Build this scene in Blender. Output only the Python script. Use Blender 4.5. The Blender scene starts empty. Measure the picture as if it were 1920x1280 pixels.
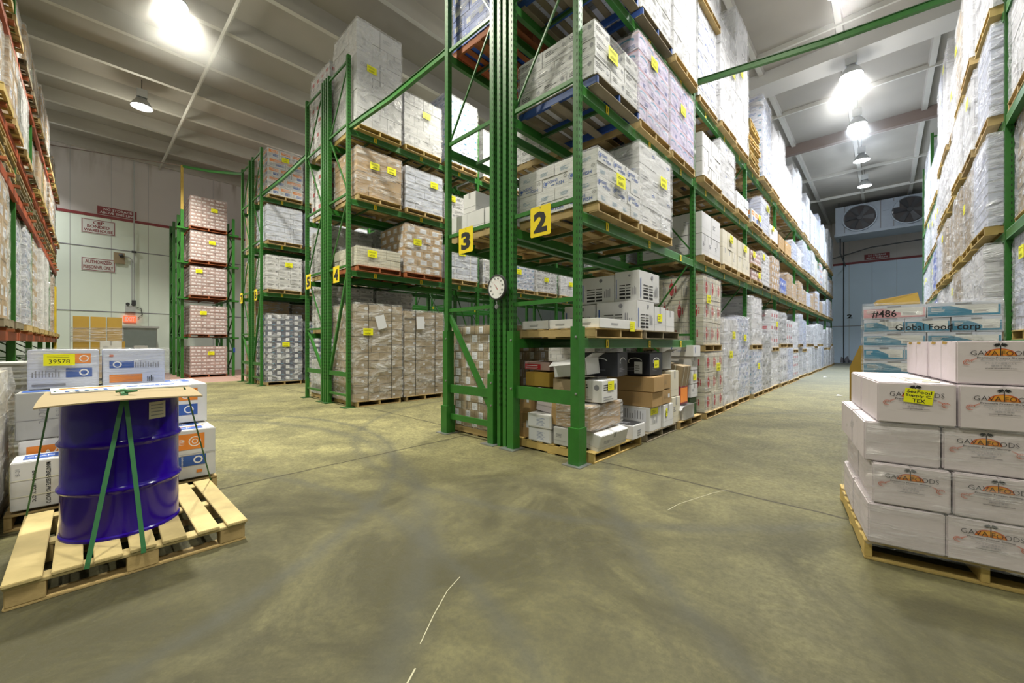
import bpy, bmesh, math, random
from mathutils import Vector, Matrix
random.seed(7)
PI = math.pi
scene = bpy.context.scene
COL = scene.collection

# ------------------------------------------------------------------ camera
cam_d = bpy.data.cameras.new('camera')
cam_d.sensor_width = 36.0
cam_d.lens = 740.0 / 1920.0 * 36.0
cam_d.shift_y = 5.0 / 1920.0
cam_d.clip_start = 0.05
cam_d.clip_end = 200
cam = bpy.data.objects.new('camera', cam_d)
COL.objects.link(cam)
cam.location = (0, 0, 1.35)
cam.rotation_euler = (PI / 2, 0, math.radians(43.3))
scene.camera = cam

# ------------------------------------------------------------------ view, world
scene.view_settings.view_transform = 'Standard'
scene.view_settings.look = 'None'
scene.view_settings.gamma = 1.0
scene.view_settings.use_curve_mapping = False
scene.view_settings.exposure = 0.1
world = bpy.data.worlds.new('world')
scene.world = world
world.use_nodes = True
world.node_tree.nodes['Background'].inputs[0].default_value = (0.5, 0.55, 0.6, 1)
world.node_tree.nodes['Background'].inputs[1].default_value = 0.05
scene.cycles.max_bounces = 7
scene.cycles.diffuse_bounces = 4
scene.cycles.glossy_bounces = 2
scene.cycles.transmission_bounces = 2
scene.cycles.transparent_max_bounces = 10
scene.cycles.volume_bounces = 0
scene.cycles.caustics_reflective = False
scene.cycles.caustics_refractive = False
scene.cycles.sample_clamp_indirect = 4.0

LAMP_POWER = 330.0   # downward disc of each lamp
GLOW_POWER = 45.0    # light leaving the reflector sideways and up
WARM = (1.0, 0.97, 0.80)
COOL = (0.84, 0.92, 1.0)
MIDC = (1.0, 0.99, 0.93)
LAMPS = [  # x, y, colour, watt factor
    (-0.7, 3.7, WARM, .75), (-0.7, 7.5, MIDC, .8), (-0.7, 11.4, MIDC, .9), (-0.7, 15.3, MIDC, 1.0),
    (-0.7, 18.9, COOL, 1.0), (-0.7, 22.65, COOL, 1.1), (-0.7, 26.4, COOL, 1.35),
    (-6.6, 1.2, WARM, 1.35), (-6.6, 7.2, WARM, .9), (-6.6, 13.2, MIDC, .8), (-6.6, 20.0, COOL, .7),
    (-11.97, 1.27, WARM, 1.2), (-12.6, 7.3, WARM, .9), (-12.6, 14.0, MIDC, .7),
    (-17.98, 1.11, WARM, 1.6), (-18.6, 7.3, MIDC, .8), (-23.0, -2.5, MIDC, .5),  # last one unseen, added out of frame as fill
    (-1.2, -1.6, WARM, .6), (-6.0, -4.5, WARM, .5), (4.6, -0.5, WARM, .5), (4.6, 7.0, MIDC, .4), (4.6, 15.0, COOL, .4),  # unseen lamps added out of frame to brighten the shadows
]

# ------------------------------------------------------------------ materials
M = {}


def nd(nt, t, **kw):
    n = nt.nodes.new(t)
    for k, v in kw.items():
        setattr(n, k, v)
    return n


def pmat(name, col, rough=.6, metal=0., noise=.12, nscale=6., bump=0., bscale=60., spec=.5, rnd=.06, stretch=None):
    m = bpy.data.materials.new(name)
    m.use_nodes = True
    nt = m.node_tree
    b = nt.nodes['Principled BSDF']
    b.inputs['Roughness'].default_value = rough
    b.inputs['Metallic'].default_value = metal
    b.inputs['Specular IOR Level'].default_value = spec
    tc = nd(nt, 'ShaderNodeTexCoord')
    mp = nd(nt, 'ShaderNodeMapping')
    nt.links.new(tc.outputs['Object'], mp.inputs[0])
    if stretch:
        mp.inputs['Scale'].default_value = stretch
    oi = nd(nt, 'ShaderNodeObjectInfo')
    cmb = nd(nt, 'ShaderNodeVectorMath', operation='SCALE')
    cmb.inputs[0].default_value = (13.1, 7.7, 5.3)
    nt.links.new(oi.outputs['Random'], cmb.inputs['Scale'])
    nt.links.new(cmb.outputs[0], mp.inputs['Location'])
    nz = nd(nt, 'ShaderNodeTexNoise')
    nz.inputs['Scale'].default_value = nscale
    nz.inputs['Detail'].default_value = 4
    nt.links.new(mp.outputs[0], nz.inputs['Vector'])
    # value multiplier = 1 + noise*(n-.5)*2 + rnd*(r-.5)*2
    a = nd(nt, 'ShaderNodeMath', operation='MULTIPLY_ADD')
    a.inputs[1].default_value = 2 * noise
    a.inputs[2].default_value = 1 - noise - rnd
    nt.links.new(nz.outputs[0], a.inputs[0])
    c = nd(nt, 'ShaderNodeMath', operation='MULTIPLY_ADD')
    c.inputs[1].default_value = 2 * rnd
    nt.links.new(oi.outputs['Random'], c.inputs[0])
    nt.links.new(a.outputs[0], c.inputs[2])
    s = nd(nt, 'ShaderNodeVectorMath', operation='SCALE')
    s.inputs[0].default_value = col[:3]
    nt.links.new(c.outputs[0], s.inputs['Scale'])
    nt.links.new(s.outputs[0], b.inputs['Base Color'])
    if bump:
        n2 = nd(nt, 'ShaderNodeTexNoise')
        n2.inputs['Scale'].default_value = bscale
        n2.inputs['Detail'].default_value = 3
        nt.links.new(mp.outputs[0], n2.inputs['Vector'])
        bp = nd(nt, 'ShaderNodeBump')
        bp.inputs['Strength'].default_value = bump
        bp.inputs['Distance'].default_value = .01
        nt.links.new(n2.outputs[0], bp.inputs['Height'])
        nt.links.new(bp.outputs[0], b.inputs['Normal'])
    M[name] = m
    return m


pmat('green_paint', (.022, .135, .016), .42, noise=.25, nscale=9, bump=.1, bscale=40, rnd=.1)
pmat('green_dark', (.011, .06, .010), .5, noise=.3, nscale=9)
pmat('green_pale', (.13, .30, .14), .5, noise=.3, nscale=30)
pmat('orange_paint', (.32, .055, .018), .5, noise=.3, nscale=12, rnd=.15)
pmat('yellow_paint', (.62, .45, .02), .5, noise=.15)
pmat('rust_post', (.30, .20, .03), .6, noise=.25)
pmat('dark_metal', (.03, .03, .035), .5)
pmat('steel', (.35, .36, .38), .35, .8, noise=.2)
pmat('grey_post', (.16, .19, .19), .5)
pmat('slot', (.004, .006, .004), .8)
pmat('carton_white', (.62, .615, .64), .6, noise=.05, nscale=5, bump=.12, bscale=18, rnd=.09)
pmat('carton_cool', (.52, .55, .68), .6, noise=.06, nscale=5, bump=.12, bscale=18, rnd=.08)
pmat('carton_lilac', (.50, .44, .62), .6, noise=.06, nscale=5, rnd=.08)
pmat('carton_grey', (.34, .34, .345), .65, noise=.1, nscale=5, rnd=.12)
pmat('carton_cream', (.60, .56, .47), .65, noise=.06, nscale=5, bump=.12, bscale=18, rnd=.08)
pmat('carton_kraft', (.40, .255, .115), .7, noise=.10, nscale=5, bump=.12, bscale=18, rnd=.14)
pmat('carton_kraft_dull', (.31, .235, .145), .7, noise=.12, nscale=5, bump=.12, bscale=18, rnd=.12)
pmat('carton_mustard', (.36, .225, .035), .7, noise=.08, nscale=5, rnd=.08)
pmat('carton_pink', (.42, .29, .275), .65, noise=.1, nscale=5, rnd=.1)
pmat('carton_rose', (.60, .535, .58), .62, noise=.05, nscale=4, bump=.15, bscale=14, rnd=.04)
pmat('carton_navy', (.035, .045, .10), .5, noise=.2, rnd=.15)
pmat('carton_blue', (.02, .09, .50), .5, noise=.2, rnd=.15)
pmat('carton_black', (.012, .013, .022), .45)
pmat('seam', (.18, .17, .17), .8)
pmat('seam_light', (.36, .36, .38), .7)
pmat('ink_black', (.006, .006, .008), .7, noise=0)
pmat('ink_grey', (.22, .22, .26), .6, noise=0)
pmat('ink_blue', (.03, .09, .36), .6, noise=0)
pmat('ink_teal', (.03, .20, .36), .6, noise=0)
pmat('ink_red', (.42, .02, .03), .6, noise=0)
pmat('ink_orange', (.70, .22, .03), .6, noise=0)
pmat('ink_sun', (.72, .32, .03), .6, noise=0)
pmat('ink_rust', (.52, .10, .03), .6, noise=0)
pmat('ink_white', (.75, .75, .78), .6, noise=0)
pmat('ink_pink', (.62, .30, .36), .6, noise=0)
pmat('paper', (.72, .73, .82), .5, noise=.03)
pmat('yellow_paper', (.80, .78, .01), .5, noise=.03)
pmat('orange_paper', (.85, .18, .02), .5, noise=.03)
pmat('sign_yellow', (.80, .62, .01), .45, noise=.06)
pmat('sign_white', (.66, .67, .66), .4, noise=.05)
pmat('sign_red', (.22, .025, .03), .5, noise=.15)
pmat('strap_white', (.70, .68, .60), .5)
pmat('strap_black', (.02, .02, .02), .5)
pmat('strap_green', (.03, .15, .055), .4)
pmat('wood', (.40, .285, .125), .75, noise=.42, nscale=5, bump=.2, bscale=30, rnd=.16)
pmat('wood_new', (.46, .36, .17), .7, noise=.45, nscale=5, bump=.2, bscale=40, rnd=.10)
pmat('wood_grey', (.20, .165, .11), .8, noise=.35, nscale=5, bump=.2, bscale=30, rnd=.2)
pmat('wood_yellow', (.42, .30, .10), .75, noise=.35, nscale=5, rnd=.15)
pmat('wood_blue', (.018, .065, .28), .6, noise=.3, nscale=7, rnd=.15)
pmat('wood_red', (.30, .09, .03), .75, noise=.3, nscale=5, rnd=.2)
pmat('lamp_body', (.55, .57, .58), .35, .6)
pmat('plastic_grey', (.42, .43, .44), .5)
pmat('unit_grey', (.30, .34, .40), .5, noise=.12, nscale=2)
pmat('fan_dark', (.035, .028, .028), .6)
pmat('blue_tape', (.02, .06, .35), .5)
pmat('cardboard_top', (.27, .205, .115), .7, noise=.06, nscale=4, rnd=0)
pmat('ceiling_paint', (.37, .35, .32), .75, noise=.22, nscale=.6, rnd=0)
pmat('ceiling_trim', (.56, .55, .52), .6, noise=.08, nscale=2, rnd=0)
pmat('girder_paint', (.60, .59, .58), .6, noise=.05, nscale=1, rnd=0)
pmat('girder_rust', (.20, .15, .13), .7, noise=.15, nscale=1, rnd=0)


def wall_mat(name, base):
    m = pmat(name, base, .6, noise=.06, nscale=.7, rnd=0)
    nt = m.node_tree
    b = nt.nodes['Principled BSDF']
    src = b.inputs['Base Color'].links[0].from_socket
    tc = nd(nt, 'ShaderNodeTexCoord')
    mp = nd(nt, 'ShaderNodeMapping')
    mp.inputs['Scale'].default_value = (.8, .8, .12)
    nt.links.new(tc.outputs['Object'], mp.inputs[0])
    nz = nd(nt, 'ShaderNodeTexNoise')
    nz.inputs['Scale'].default_value = 3.0
    nz.inputs['Detail'].default_value = 6
    nt.links.new(mp.outputs[0], nz.inputs['Vector'])
    sx = nd(nt, 'ShaderNodeSeparateXYZ')
    nt.links.new(tc.outputs['Object'], sx.inputs[0])
    mr = nd(nt, 'ShaderNodeMapRange')
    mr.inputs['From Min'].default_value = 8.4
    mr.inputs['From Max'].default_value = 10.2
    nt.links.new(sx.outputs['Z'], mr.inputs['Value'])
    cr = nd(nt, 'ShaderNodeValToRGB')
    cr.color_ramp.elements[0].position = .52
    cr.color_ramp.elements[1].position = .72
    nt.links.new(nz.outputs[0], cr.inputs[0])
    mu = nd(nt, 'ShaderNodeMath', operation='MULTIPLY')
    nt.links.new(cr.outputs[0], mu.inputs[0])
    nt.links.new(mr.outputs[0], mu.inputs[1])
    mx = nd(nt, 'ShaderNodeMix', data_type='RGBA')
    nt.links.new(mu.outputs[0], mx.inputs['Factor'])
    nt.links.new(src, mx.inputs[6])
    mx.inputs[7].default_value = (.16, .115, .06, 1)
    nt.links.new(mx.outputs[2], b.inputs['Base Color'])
    return m


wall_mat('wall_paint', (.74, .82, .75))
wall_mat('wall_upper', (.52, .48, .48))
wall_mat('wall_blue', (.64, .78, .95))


def emis(name, col, s):
    m = bpy.data.materials.new(name)
    m.use_nodes = True
    nt = m.node_tree
    nt.nodes.remove(nt.nodes['Principled BSDF'])
    e = nd(nt, 'ShaderNodeEmission')
    e.inputs[0].default_value = (*col, 1)
    e.inputs[1].default_value = s
    nt.links.new(e.outputs[0], nt.nodes['Material Output'].inputs[0])
    M[name] = m


emis('lamp_glow', (1, 1, .97), 14)
emis('exit_glow', (1, .14, .06), 1.6)


def drum_mat():
    m = bpy.data.materials.new('drum_blue')
    m.use_nodes = True
    b = m.node_tree.nodes['Principled BSDF']
    b.inputs['Base Color'].default_value = (.016, .0, .24, 1)
    b.inputs['Roughness'].default_value = .16
    b.inputs['Specular IOR Level'].default_value = .28
    b.inputs['Coat Weight'].default_value = .0
    b.inputs['Coat Roughness'].default_value = .05
    M['drum_blue'] = m


drum_mat()


def film_mat(name, lo, hi, sc):
    m = bpy.data.materials.new(name)
    m.use_nodes = True
    nt = m.node_tree
    b = nt.nodes['Principled BSDF']
    b.inputs['Base Color'].default_value = (.80, .80, .84, 1)
    b.inputs['Roughness'].default_value = .14
    b.inputs['Specular IOR Level'].default_value = .9
    tc = nd(nt, 'ShaderNodeTexCoord')
    mp = nd(nt, 'ShaderNodeMapping')
    mp.inputs['Scale'].default_value = sc
    mp.inputs['Rotation'].default_value = (.35, .30, 0)
    oi = nd(nt, 'ShaderNodeObjectInfo')
    v = nd(nt, 'ShaderNodeVectorMath', operation='SCALE')
    v.inputs[0].default_value = (31, 17, 11)
    nt.links.new(oi.outputs['Random'], v.inputs['Scale'])
    nt.links.new(v.outputs[0], mp.inputs['Location'])
    nt.links.new(tc.outputs['Object'], mp.inputs[0])
    n1 = nd(nt, 'ShaderNodeTexNoise')
    n1.inputs['Scale'].default_value = 1.0
    n1.inputs['Detail'].default_value = 5
    n1.inputs['Roughness'].default_value = .65
    n1.inputs['Distortion'].default_value = .6
    nt.links.new(mp.outputs[0], n1.inputs['Vector'])
    cr = nd(nt, 'ShaderNodeMapRange')
    cr.inputs['From Min'].default_value = .45
    cr.inputs['From Max'].default_value = .72
    cr.inputs['To Min'].default_value = lo
    cr.inputs['To Max'].default_value = hi
    nt.links.new(n1.outputs[0], cr.inputs['Value'])
    bp = nd(nt, 'ShaderNodeBump')
    bp.inputs['Strength'].default_value = 1.0
    bp.inputs['Distance'].default_value = .12
    nt.links.new(n1.outputs[0], bp.inputs['Height'])
    nt.links.new(bp.outputs[0], b.inputs['Normal'])
    tr = nd(nt, 'ShaderNodeBsdfTransparent')
    mx = nd(nt, 'ShaderNodeMixShader')
    nt.links.new(cr.outputs[0], mx.inputs[0])
    nt.links.new(tr.outputs[0], mx.inputs[1])
    nt.links.new(b.outputs[0], mx.inputs[2])
    nt.links.new(mx.outputs[0], nt.nodes['Material Output'].inputs[0])
    M[name] = m


film_mat('stretch_film', .14, .62, (2.4, 2.4, 11))
film_mat('stretch_film_heavy', .22, .75, (2.0, 2.0, 7))
film_mat('stretch_film_light', .05, .40, (2.2, 2.2, 22))


def floor_mat():
    m = bpy.data.materials.new('concrete_floor')
    m.use_nodes = True
    nt = m.node_tree
    b = nt.nodes['Principled BSDF']
    b.inputs['Roughness'].default_value = .62
    b.inputs['Specular IOR Level'].default_value = .18
    tc = nd(nt, 'ShaderNodeTexCoord')

    def noise(s, d, dist=0., rough=.5, off=0.):
        mp = nd(nt, 'ShaderNodeMapping')
        mp.inputs['Location'].default_value = (off, off * .7, 0)
        nt.links.new(tc.outputs['Object'], mp.inputs[0])
        n = nd(nt, 'ShaderNodeTexNoise')
        n.inputs['Scale'].default_value = s
        n.inputs['Detail'].default_value = d
        n.inputs['Distortion'].default_value = dist
        n.inputs['Roughness'].default_value = rough
        nt.links.new(mp.outputs[0], n.inputs['Vector'])
        return n.outputs[0]

    def mrange(src, a, c, lo, hi):
        r = nd(nt, 'ShaderNodeMapRange')
        for i, v in zip(('From Min', 'From Max', 'To Min', 'To Max'), (a, c, lo, hi)):
            r.inputs[i].default_value = v
        nt.links.new(src, r.inputs['Value'])
        return r.outputs[0]

    def mth(op, a, c):
        n = nd(nt, 'ShaderNodeMath', operation=op)
        for i, v in enumerate((a, c)):
            if isinstance(v, (int, float)):
                n.inputs[i].default_value = v
            else:
                nt.links.new(v, n.inputs[i])
        return n.outputs[0]

    def mix(f, a, c):
        n = nd(nt, 'ShaderNodeMix', data_type='RGBA')
        nt.links.new(f, n.inputs['Factor'])
        for i, v in ((6, a), (7, c)):
            if isinstance(v, tuple):
                n.inputs[i].default_value = (*v, 1)
            else:
                nt.links.new(v, n.inputs[i])
        return n.outputs[2]
    sx = nd(nt, 'ShaderNodeSeparateXYZ')
    nt.links.new(tc.outputs['Object'], sx.inputs[0])
    X, Y = sx.outputs['X'], sx.outputs['Y']
    # tyre traffic: darker worn concrete where the trucks turn (foreground crossing)
    d1 = nd(nt, 'ShaderNodeVectorMath', operation='DISTANCE')
    nt.links.new(tc.outputs['Object'], d1.inputs[0])
    d1.inputs[1].default_value = (-.9, .3, 0)
    traffic_dim = mrange(mth('ADD', d1.outputs['Value'], mth('MULTIPLY', noise(.8, 4, .8), 3.0)), 4.3, 6.3, 1.0, 0.0)
    d2 = nd(nt, 'ShaderNodeVectorMath', operation='DISTANCE')
    nt.links.new(tc.outputs['Object'], d2.inputs[0])
    d2.inputs[1].default_value = (.2, 6.2, 0)
    lamp_offset = mrange(mth('ADD', d2.outputs['Value'], mth('MULTIPLY', noise(.9, 4, .8, .5, 4.), 2.0)), 3.6, 5.8, .70, 0.0)  # lowers the right aisle floor's albedo to offset strong lamp light there
    traffic_dim = mth('MAXIMUM', traffic_dim, lamp_offset)
    big = mrange(noise(.55, 5, 1.2, .6), .38, .66, 0, 1)
    streak = mrange(noise(2.6, 8, 2.2, .72, 5.), .42, .70, 0, 1)
    fine = mrange(noise(26, 8, .2, .75, 2.), .40, .66, 0, 1)
    speck = mrange(noise(70, 6, .3, .8), .58, .72, 0, 1)
    blot = mrange(noise(1.7, 9, .6, .78, 11.), .46, .60, 0, 1)
    col = mix(big, (.29, .265, .125), (.17, .157, .078))
    col = mix(mth('MULTIPLY', traffic_dim, .92), col, mix(mrange(noise(1.1, 9, 1.0, .72, 20.), .42, .60, 0, 1), (.034, .031, .017), (.105, .096, .050)))
    col = mix(mth('MULTIPLY', streak, .62), col, (.060, .055, .034))
    col = mix(mth('MULTIPLY', blot, .34), col, (.055, .052, .033))
    col = mix(mth('MULTIPLY', fine, .55), col, (.055, .052, .036))
    col = mix(mth('MULTIPLY', speck, .26), col, (.22, .20, .12))
    # curved tyre scuffs around the rack corner
    for cx, cy, r, w, s in ((-6.2, -1.2, 4.15, .12, .75), (-5.4, -2.6, 5.2, .18, .6), (2.2, 6.0, 4.9, .14, .6), (-3.6, 6.2, 4.1, .12, .55), (3.4, -1.0, 3.9, .14, .6), (-2.8, -3.0, 4.6, .12, .6)):
        dd = nd(nt, 'ShaderNodeVectorMath', operation='DISTANCE')
        nt.links.new(tc.outputs['Object'], dd.inputs[0])
        dd.inputs[1].default_value = (cx, cy, 0)
        a = mth('ABSOLUTE', mth('SUBTRACT', dd.outputs['Value'], r), 0)
        a = mth('ADD', a, mth('MULTIPLY', noise(6, 4, .5, .7, cx), .16))
        col = mix(mth('MULTIPLY', mrange(a, .06, .06 + w, 1, 0), s), col, (.06, .06, .05))
    # red painted patch at the far left
    red = mth('MULTIPLY', mrange(X, -17.3, -17.5, 0, 1), mrange(Y, 1.45, 1.55, 0, 1))
    col = mix(mth('MULTIPLY', red, .7), col, (.38, .22, .21))
    # bluish cast of the far lamps painted into the floor towards the back
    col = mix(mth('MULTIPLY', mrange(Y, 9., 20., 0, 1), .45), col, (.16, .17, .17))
    # joints
    wob = mth('MULTIPLY', noise(3, 3, 0, .6, 9.), .05)
    wob2 = mth('MULTIPLY', noise(14, 3, 0, .6, 3.), .012)
    jj = None
    for ax, p in ((Y, 4.0), (X, -4.5), (X, -8.9), (X, -13.5), (X, .0), (Y, 8.6), (Y, 13.2), (Y, -.9), (Y, 17.8), (X, -18)):
        if p == .0:
            continue
        a = mth('ABSOLUTE', mth('SUBTRACT', mth('ADD', ax, wob), p + .025), 0)
        a = mth('ADD', a, wob2)
        k = mrange(a, .014, .026, 1, 0)
        jj = k if jj is None else mth('MAXIMUM', jj, k)
    col = mix(mth('MULTIPLY', jj, .88), col, (.035, .03, .02))
    nt.links.new(col, b.inputs['Base Color'])
    h = mth('SUBTRACT', mth('MULTIPLY', fine, -.25), jj)
    bp = nd(nt, 'ShaderNodeBump')
    bp.inputs['Strength'].default_value = .35
    bp.inputs['Distance'].default_value = .008
    nt.links.new(h, bp.inputs['Height'])
    nt.links.new(bp.outputs[0], b.inputs['Normal'])
    nt.links.new(mrange(fine, 0, 1, .5, .75), b.inputs['Roughness'])
    M['concrete_floor'] = m


floor_mat()

# ------------------------------------------------------------------ mesh helpers
BOXF = [(0, 3, 2, 1), (4, 5, 6, 7), (0, 1, 5, 4), (1, 2, 6, 5), (2, 3, 7, 6), (3, 0, 4, 7)]


class MB:
    def __init__(s):
        s.v, s.f, s.m, s.names = [], [], [], []

    def mi(s, n):
        if n not in s.names:
            s.names.append(n)
        return s.names.index(n)

    def add(s, vs, fs, mat, T=None):
        o = len(s.v)
        k = s.mi(mat)
        if T is not None:
            vs = [tuple(T @ Vector(p)) for p in vs]
        s.v.extend(vs)
        for f in fs:
            s.f.append(tuple(o + i for i in f))
            s.m.append(k)

    def box(s, x0, x1, y0, y1, z0, z1, mat, T=None):
        vs = [(x0, y0, z0), (x1, y0, z0), (x1, y1, z0), (x0, y1, z0), (x0, y0, z1), (x1, y0, z1), (x1, y1, z1), (x0, y1, z1)]
        s.add(vs, BOXF, mat, T)

    def bar(s, p, q, w, h, mat, up=(0, 0, 1)):
        p, q = Vector(p), Vector(q)
        d = (q - p).normalized()
        u = Vector(up)
        if abs(d.dot(u)) > .95:
            u = Vector((1, 0, 0))
        a = d.cross(u).normalized() * w / 2
        b = a.cross(d).normalized() * h / 2
        vs = [tuple(c + x * a + y * b) for c in (p, q) for x, y in ((-1, -1), (1, -1), (1, 1), (-1, 1))]
        s.add(vs, [(0, 1, 2, 3), (7, 6, 5, 4), (0, 4, 5, 1), (1, 5, 6, 2), (2, 6, 7, 3), (3, 7, 4, 0)], mat)

    def tube(s, pts, r, mat, n=8):
        pts = [Vector(p) for p in pts]
        vs, fs = [], []
        for i, p in enumerate(pts):
            d = (pts[min(i + 1, len(pts) - 1)] - pts[max(i - 1, 0)]).normalized()
            u = Vector((0, 0, 1)) if abs(d.z) < .9 else Vector((1, 0, 0))
            a = d.cross(u).normalized()
            b = a.cross(d)
            for k in range(n):
                t = 2 * PI * k / n
                vs.append(tuple(p + (a * math.cos(t) + b * math.sin(t)) * r))
        for i in range(len(pts) - 1):
            for k in range(n):
                fs.append((i * n + k, i * n + (k + 1) % n, (i + 1) * n + (k + 1) % n, (i + 1) * n + k))
        fs.append(tuple(range(n))[::-1])
        fs.append(tuple((len(pts) - 1) * n + k for k in range(n)))
        s.add(vs, fs, mat)

    def lathe(s, prof, mat, n=40, T=None, cap=True):
        vs, fs = [], []
        for r, z in prof:
            for k in range(n):
                t = 2 * PI * k / n
                vs.append((r * math.cos(t), r * math.sin(t), z))
        for i in range(len(prof) - 1):
            for k in range(n):
                fs.append((i * n + k, i * n + (k + 1) % n, (i + 1) * n + (k + 1) % n, (i + 1) * n + k))
        if cap:
            fs.append(tuple(range(n))[::-1])
            fs.append(tuple((len(prof) - 1) * n + k for k in range(n)))
        s.add(vs, fs, mat, T)

    def merge(s, o, T=None):
        for nme in o.names:
            s.mi(nme)
        base = len(s.v)
        s.v.extend([tuple(T @ Vector(p)) for p in o.v] if T is not None else o.v)
        for f, m in zip(o.f, o.m):
            s.f.append(tuple(base + i for i in f))
            s.m.append(s.mi(o.names[m]))

    def mesh(s, name, smooth=False, bevel=0., off=None):
        me = bpy.data.meshes.new(name)
        vs = s.v if off is None else [(p[0] - off[0], p[1] - off[1], p[2] - off[2]) for p in s.v]
        me.from_pydata(vs, [], s.f)
        for n in s.names:
            me.materials.append(M[n])
        me.polygons.foreach_set('material_index', s.m)
        if bevel:
            bm = bmesh.new()
            bm.from_mesh(me)
            es = [e for e in bm.edges if len(e.link_faces) == 2]
            bmesh.ops.bevel(bm, geom=es, offset=bevel, segments=2, affect='EDGES', clamp_overlap=True)
            bm.to_mesh(me)
            bm.free()
        if smooth:
            me.polygons.foreach_set('use_smooth', [True] * len(me.polygons))
            try:
                me.set_sharp_from_angle(angle=math.radians(35))
            except Exception:
                pass
        me.update()
        return me


def link(name, me, parent=None, loc=(0, 0, 0), rz=0., scale=None, rot=None):
    o = bpy.data.objects.new(name, me)
    COL.objects.link(o)
    o.location = loc
    o.rotation_euler = rot if rot else (0, 0, rz)
    if scale:
        o.scale = scale
    if parent:
        o.parent = parent
    return o


def tag(o, label, cat, group=None, kind=None):
    if label:
        o['label'] = label
    if cat:
        o['category'] = cat
    if group:
        o['group'] = group
    if kind:
        o['kind'] = kind
    return o


def thing(name, loc, label, cat, group=None, rz=0.):
    return tag(link(name, None, None, loc, rz), label, cat, group)


def one(name, mb, label, cat, group=None, loc=(0, 0, 0), rz=0., smooth=False, bevel=0., rot=None):
    return tag(link(name, mb.mesh(name, smooth, bevel), None, loc, rz, rot=rot), label, cat, group)


def structure(name, mb, loc=(0, 0, 0), label=None):
    o = link(name, mb.mesh(name), None, loc)
    o['kind'] = 'structure'
    if label:
        o['label'] = label
        o['category'] = name.split('_')[0]
    return o


# ------------------------------------------------------------------ lettering
_T = {}


def T2D(s, bold=0.):
    key = (s, bold)
    if key in _T:
        return _T[key]
    cu = bpy.data.curves.new('t', 'FONT')
    cu.body = s
    cu.size = 1.0
    cu.offset = bold
    cu.resolution_u = 2
    ob = bpy.data.objects.new('t', cu)
    COL.objects.link(ob)
    dg = bpy.context.evaluated_depsgraph_get()
    me = bpy.data.meshes.new_from_object(ob.evaluated_get(dg))
    vs = [(v.co.x, v.co.y) for v in me.vertices]
    fs = [tuple(p.vertices) for p in me.polygons]
    bpy.data.objects.remove(ob)
    bpy.data.curves.remove(cu)
    bpy.data.meshes.remove(me)
    if vs:
        xs = [a for a, _ in vs]
        ys = [b for _, b in vs]
        cx, cy = (min(xs) + max(xs)) / 2, (min(ys) + max(ys)) / 2
        w, h = max(xs) - min(xs), max(ys) - min(ys)
        vs = [(a - cx, b - cy) for a, b in vs]
    else:
        w = h = 1
    _T[key] = (vs, fs, w, h)
    return _T[key]


class Face:
    """2-D drawing on a plane: origin c, axes u (right) and v (up)."""

    def __init__(s, mb, c, u, v, off=.0012):
        s.mb, s.c, s.u, s.v = mb, Vector(c), Vector(u), Vector(v)
        s.n = s.u.cross(s.v)
        s.k = 0
        s.off = off

    def pts(s, ps):
        s.k += 1
        d = s.n * (s.off + .0002 * s.k)
        return [tuple(s.c + s.u * a + s.v * b + d) for a, b in ps]

    def poly(s, ps, mat):
        s.mb.add(s.pts(ps), [tuple(range(len(ps)))], mat)

    def rect(s, u0, v0, u1, v1, mat):
        s.poly([(u0, v0), (u1, v0), (u1, v1), (u0, v1)], mat)

    def ell(s, u, v, ru, rv, mat, n=20, a0=0, a1=2 * PI):
        s.poly([(u + ru * math.cos(a0 + (a1 - a0) * k / n), v + rv * math.sin(a0 + (a1 - a0) * k / n)) for k in range(n if a1 - a0 > 6.2 else n + 1)], mat)

    def arc(s, u, v, ru, rv, w, mat, a0=0, a1=2 * PI, n=18):
        ps = []
        for k in range(n + 1):
            t = a0 + (a1 - a0) * k / n
            ps.append(((u + ru * math.cos(t), v + rv * math.sin(t)), (u + (ru - w) * math.cos(t), v + (rv - w) * math.sin(t))))
        vs = s.pts([p for q in ps for p in q])
        s.mb.add(vs, [(2 * k, 2 * k + 2, 2 * k + 3, 2 * k + 1) for k in range(n)], mat)

    def text(s, t, u, v, h=None, w=None, mat='ink_black', bold=0., rot=0.):
        vs, fs, tw, th = T2D(t, bold)
        if not vs:
            return
        sy = (h / th) if h else (w / tw)
        sxx = (w / tw) if w else sy
        c, d = math.cos(rot), math.sin(rot)
        ps = [(u + a * sxx * c - b * sy * d, v + a * sxx * d + b * sy * c) for a, b in vs]
        s.mb.add(s.pts(ps), fs, mat)

    def lines(s, u0, v0, u1, v1, n, mat, rng, vert=False, fill=.5):
        """rows of short dashes: print too small to read in the photograph"""
        for i in range(n):
            if vert:
                a = u0 + (u1 - u0) * i / n
                b0, b1 = v0, v0 + (v1 - v0) * rng.uniform(.5, 1)
                s.rect(a, b0, a + (u1 - u0) / n * fill, b1, mat)
            else:
                b = v0 + (v1 - v0) * i / n
                a1 = u0 + (u1 - u0) * rng.uniform(.5, 1)
                s.rect(u0, b, a1, b + (v1 - v0) / n * fill, mat)


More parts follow.
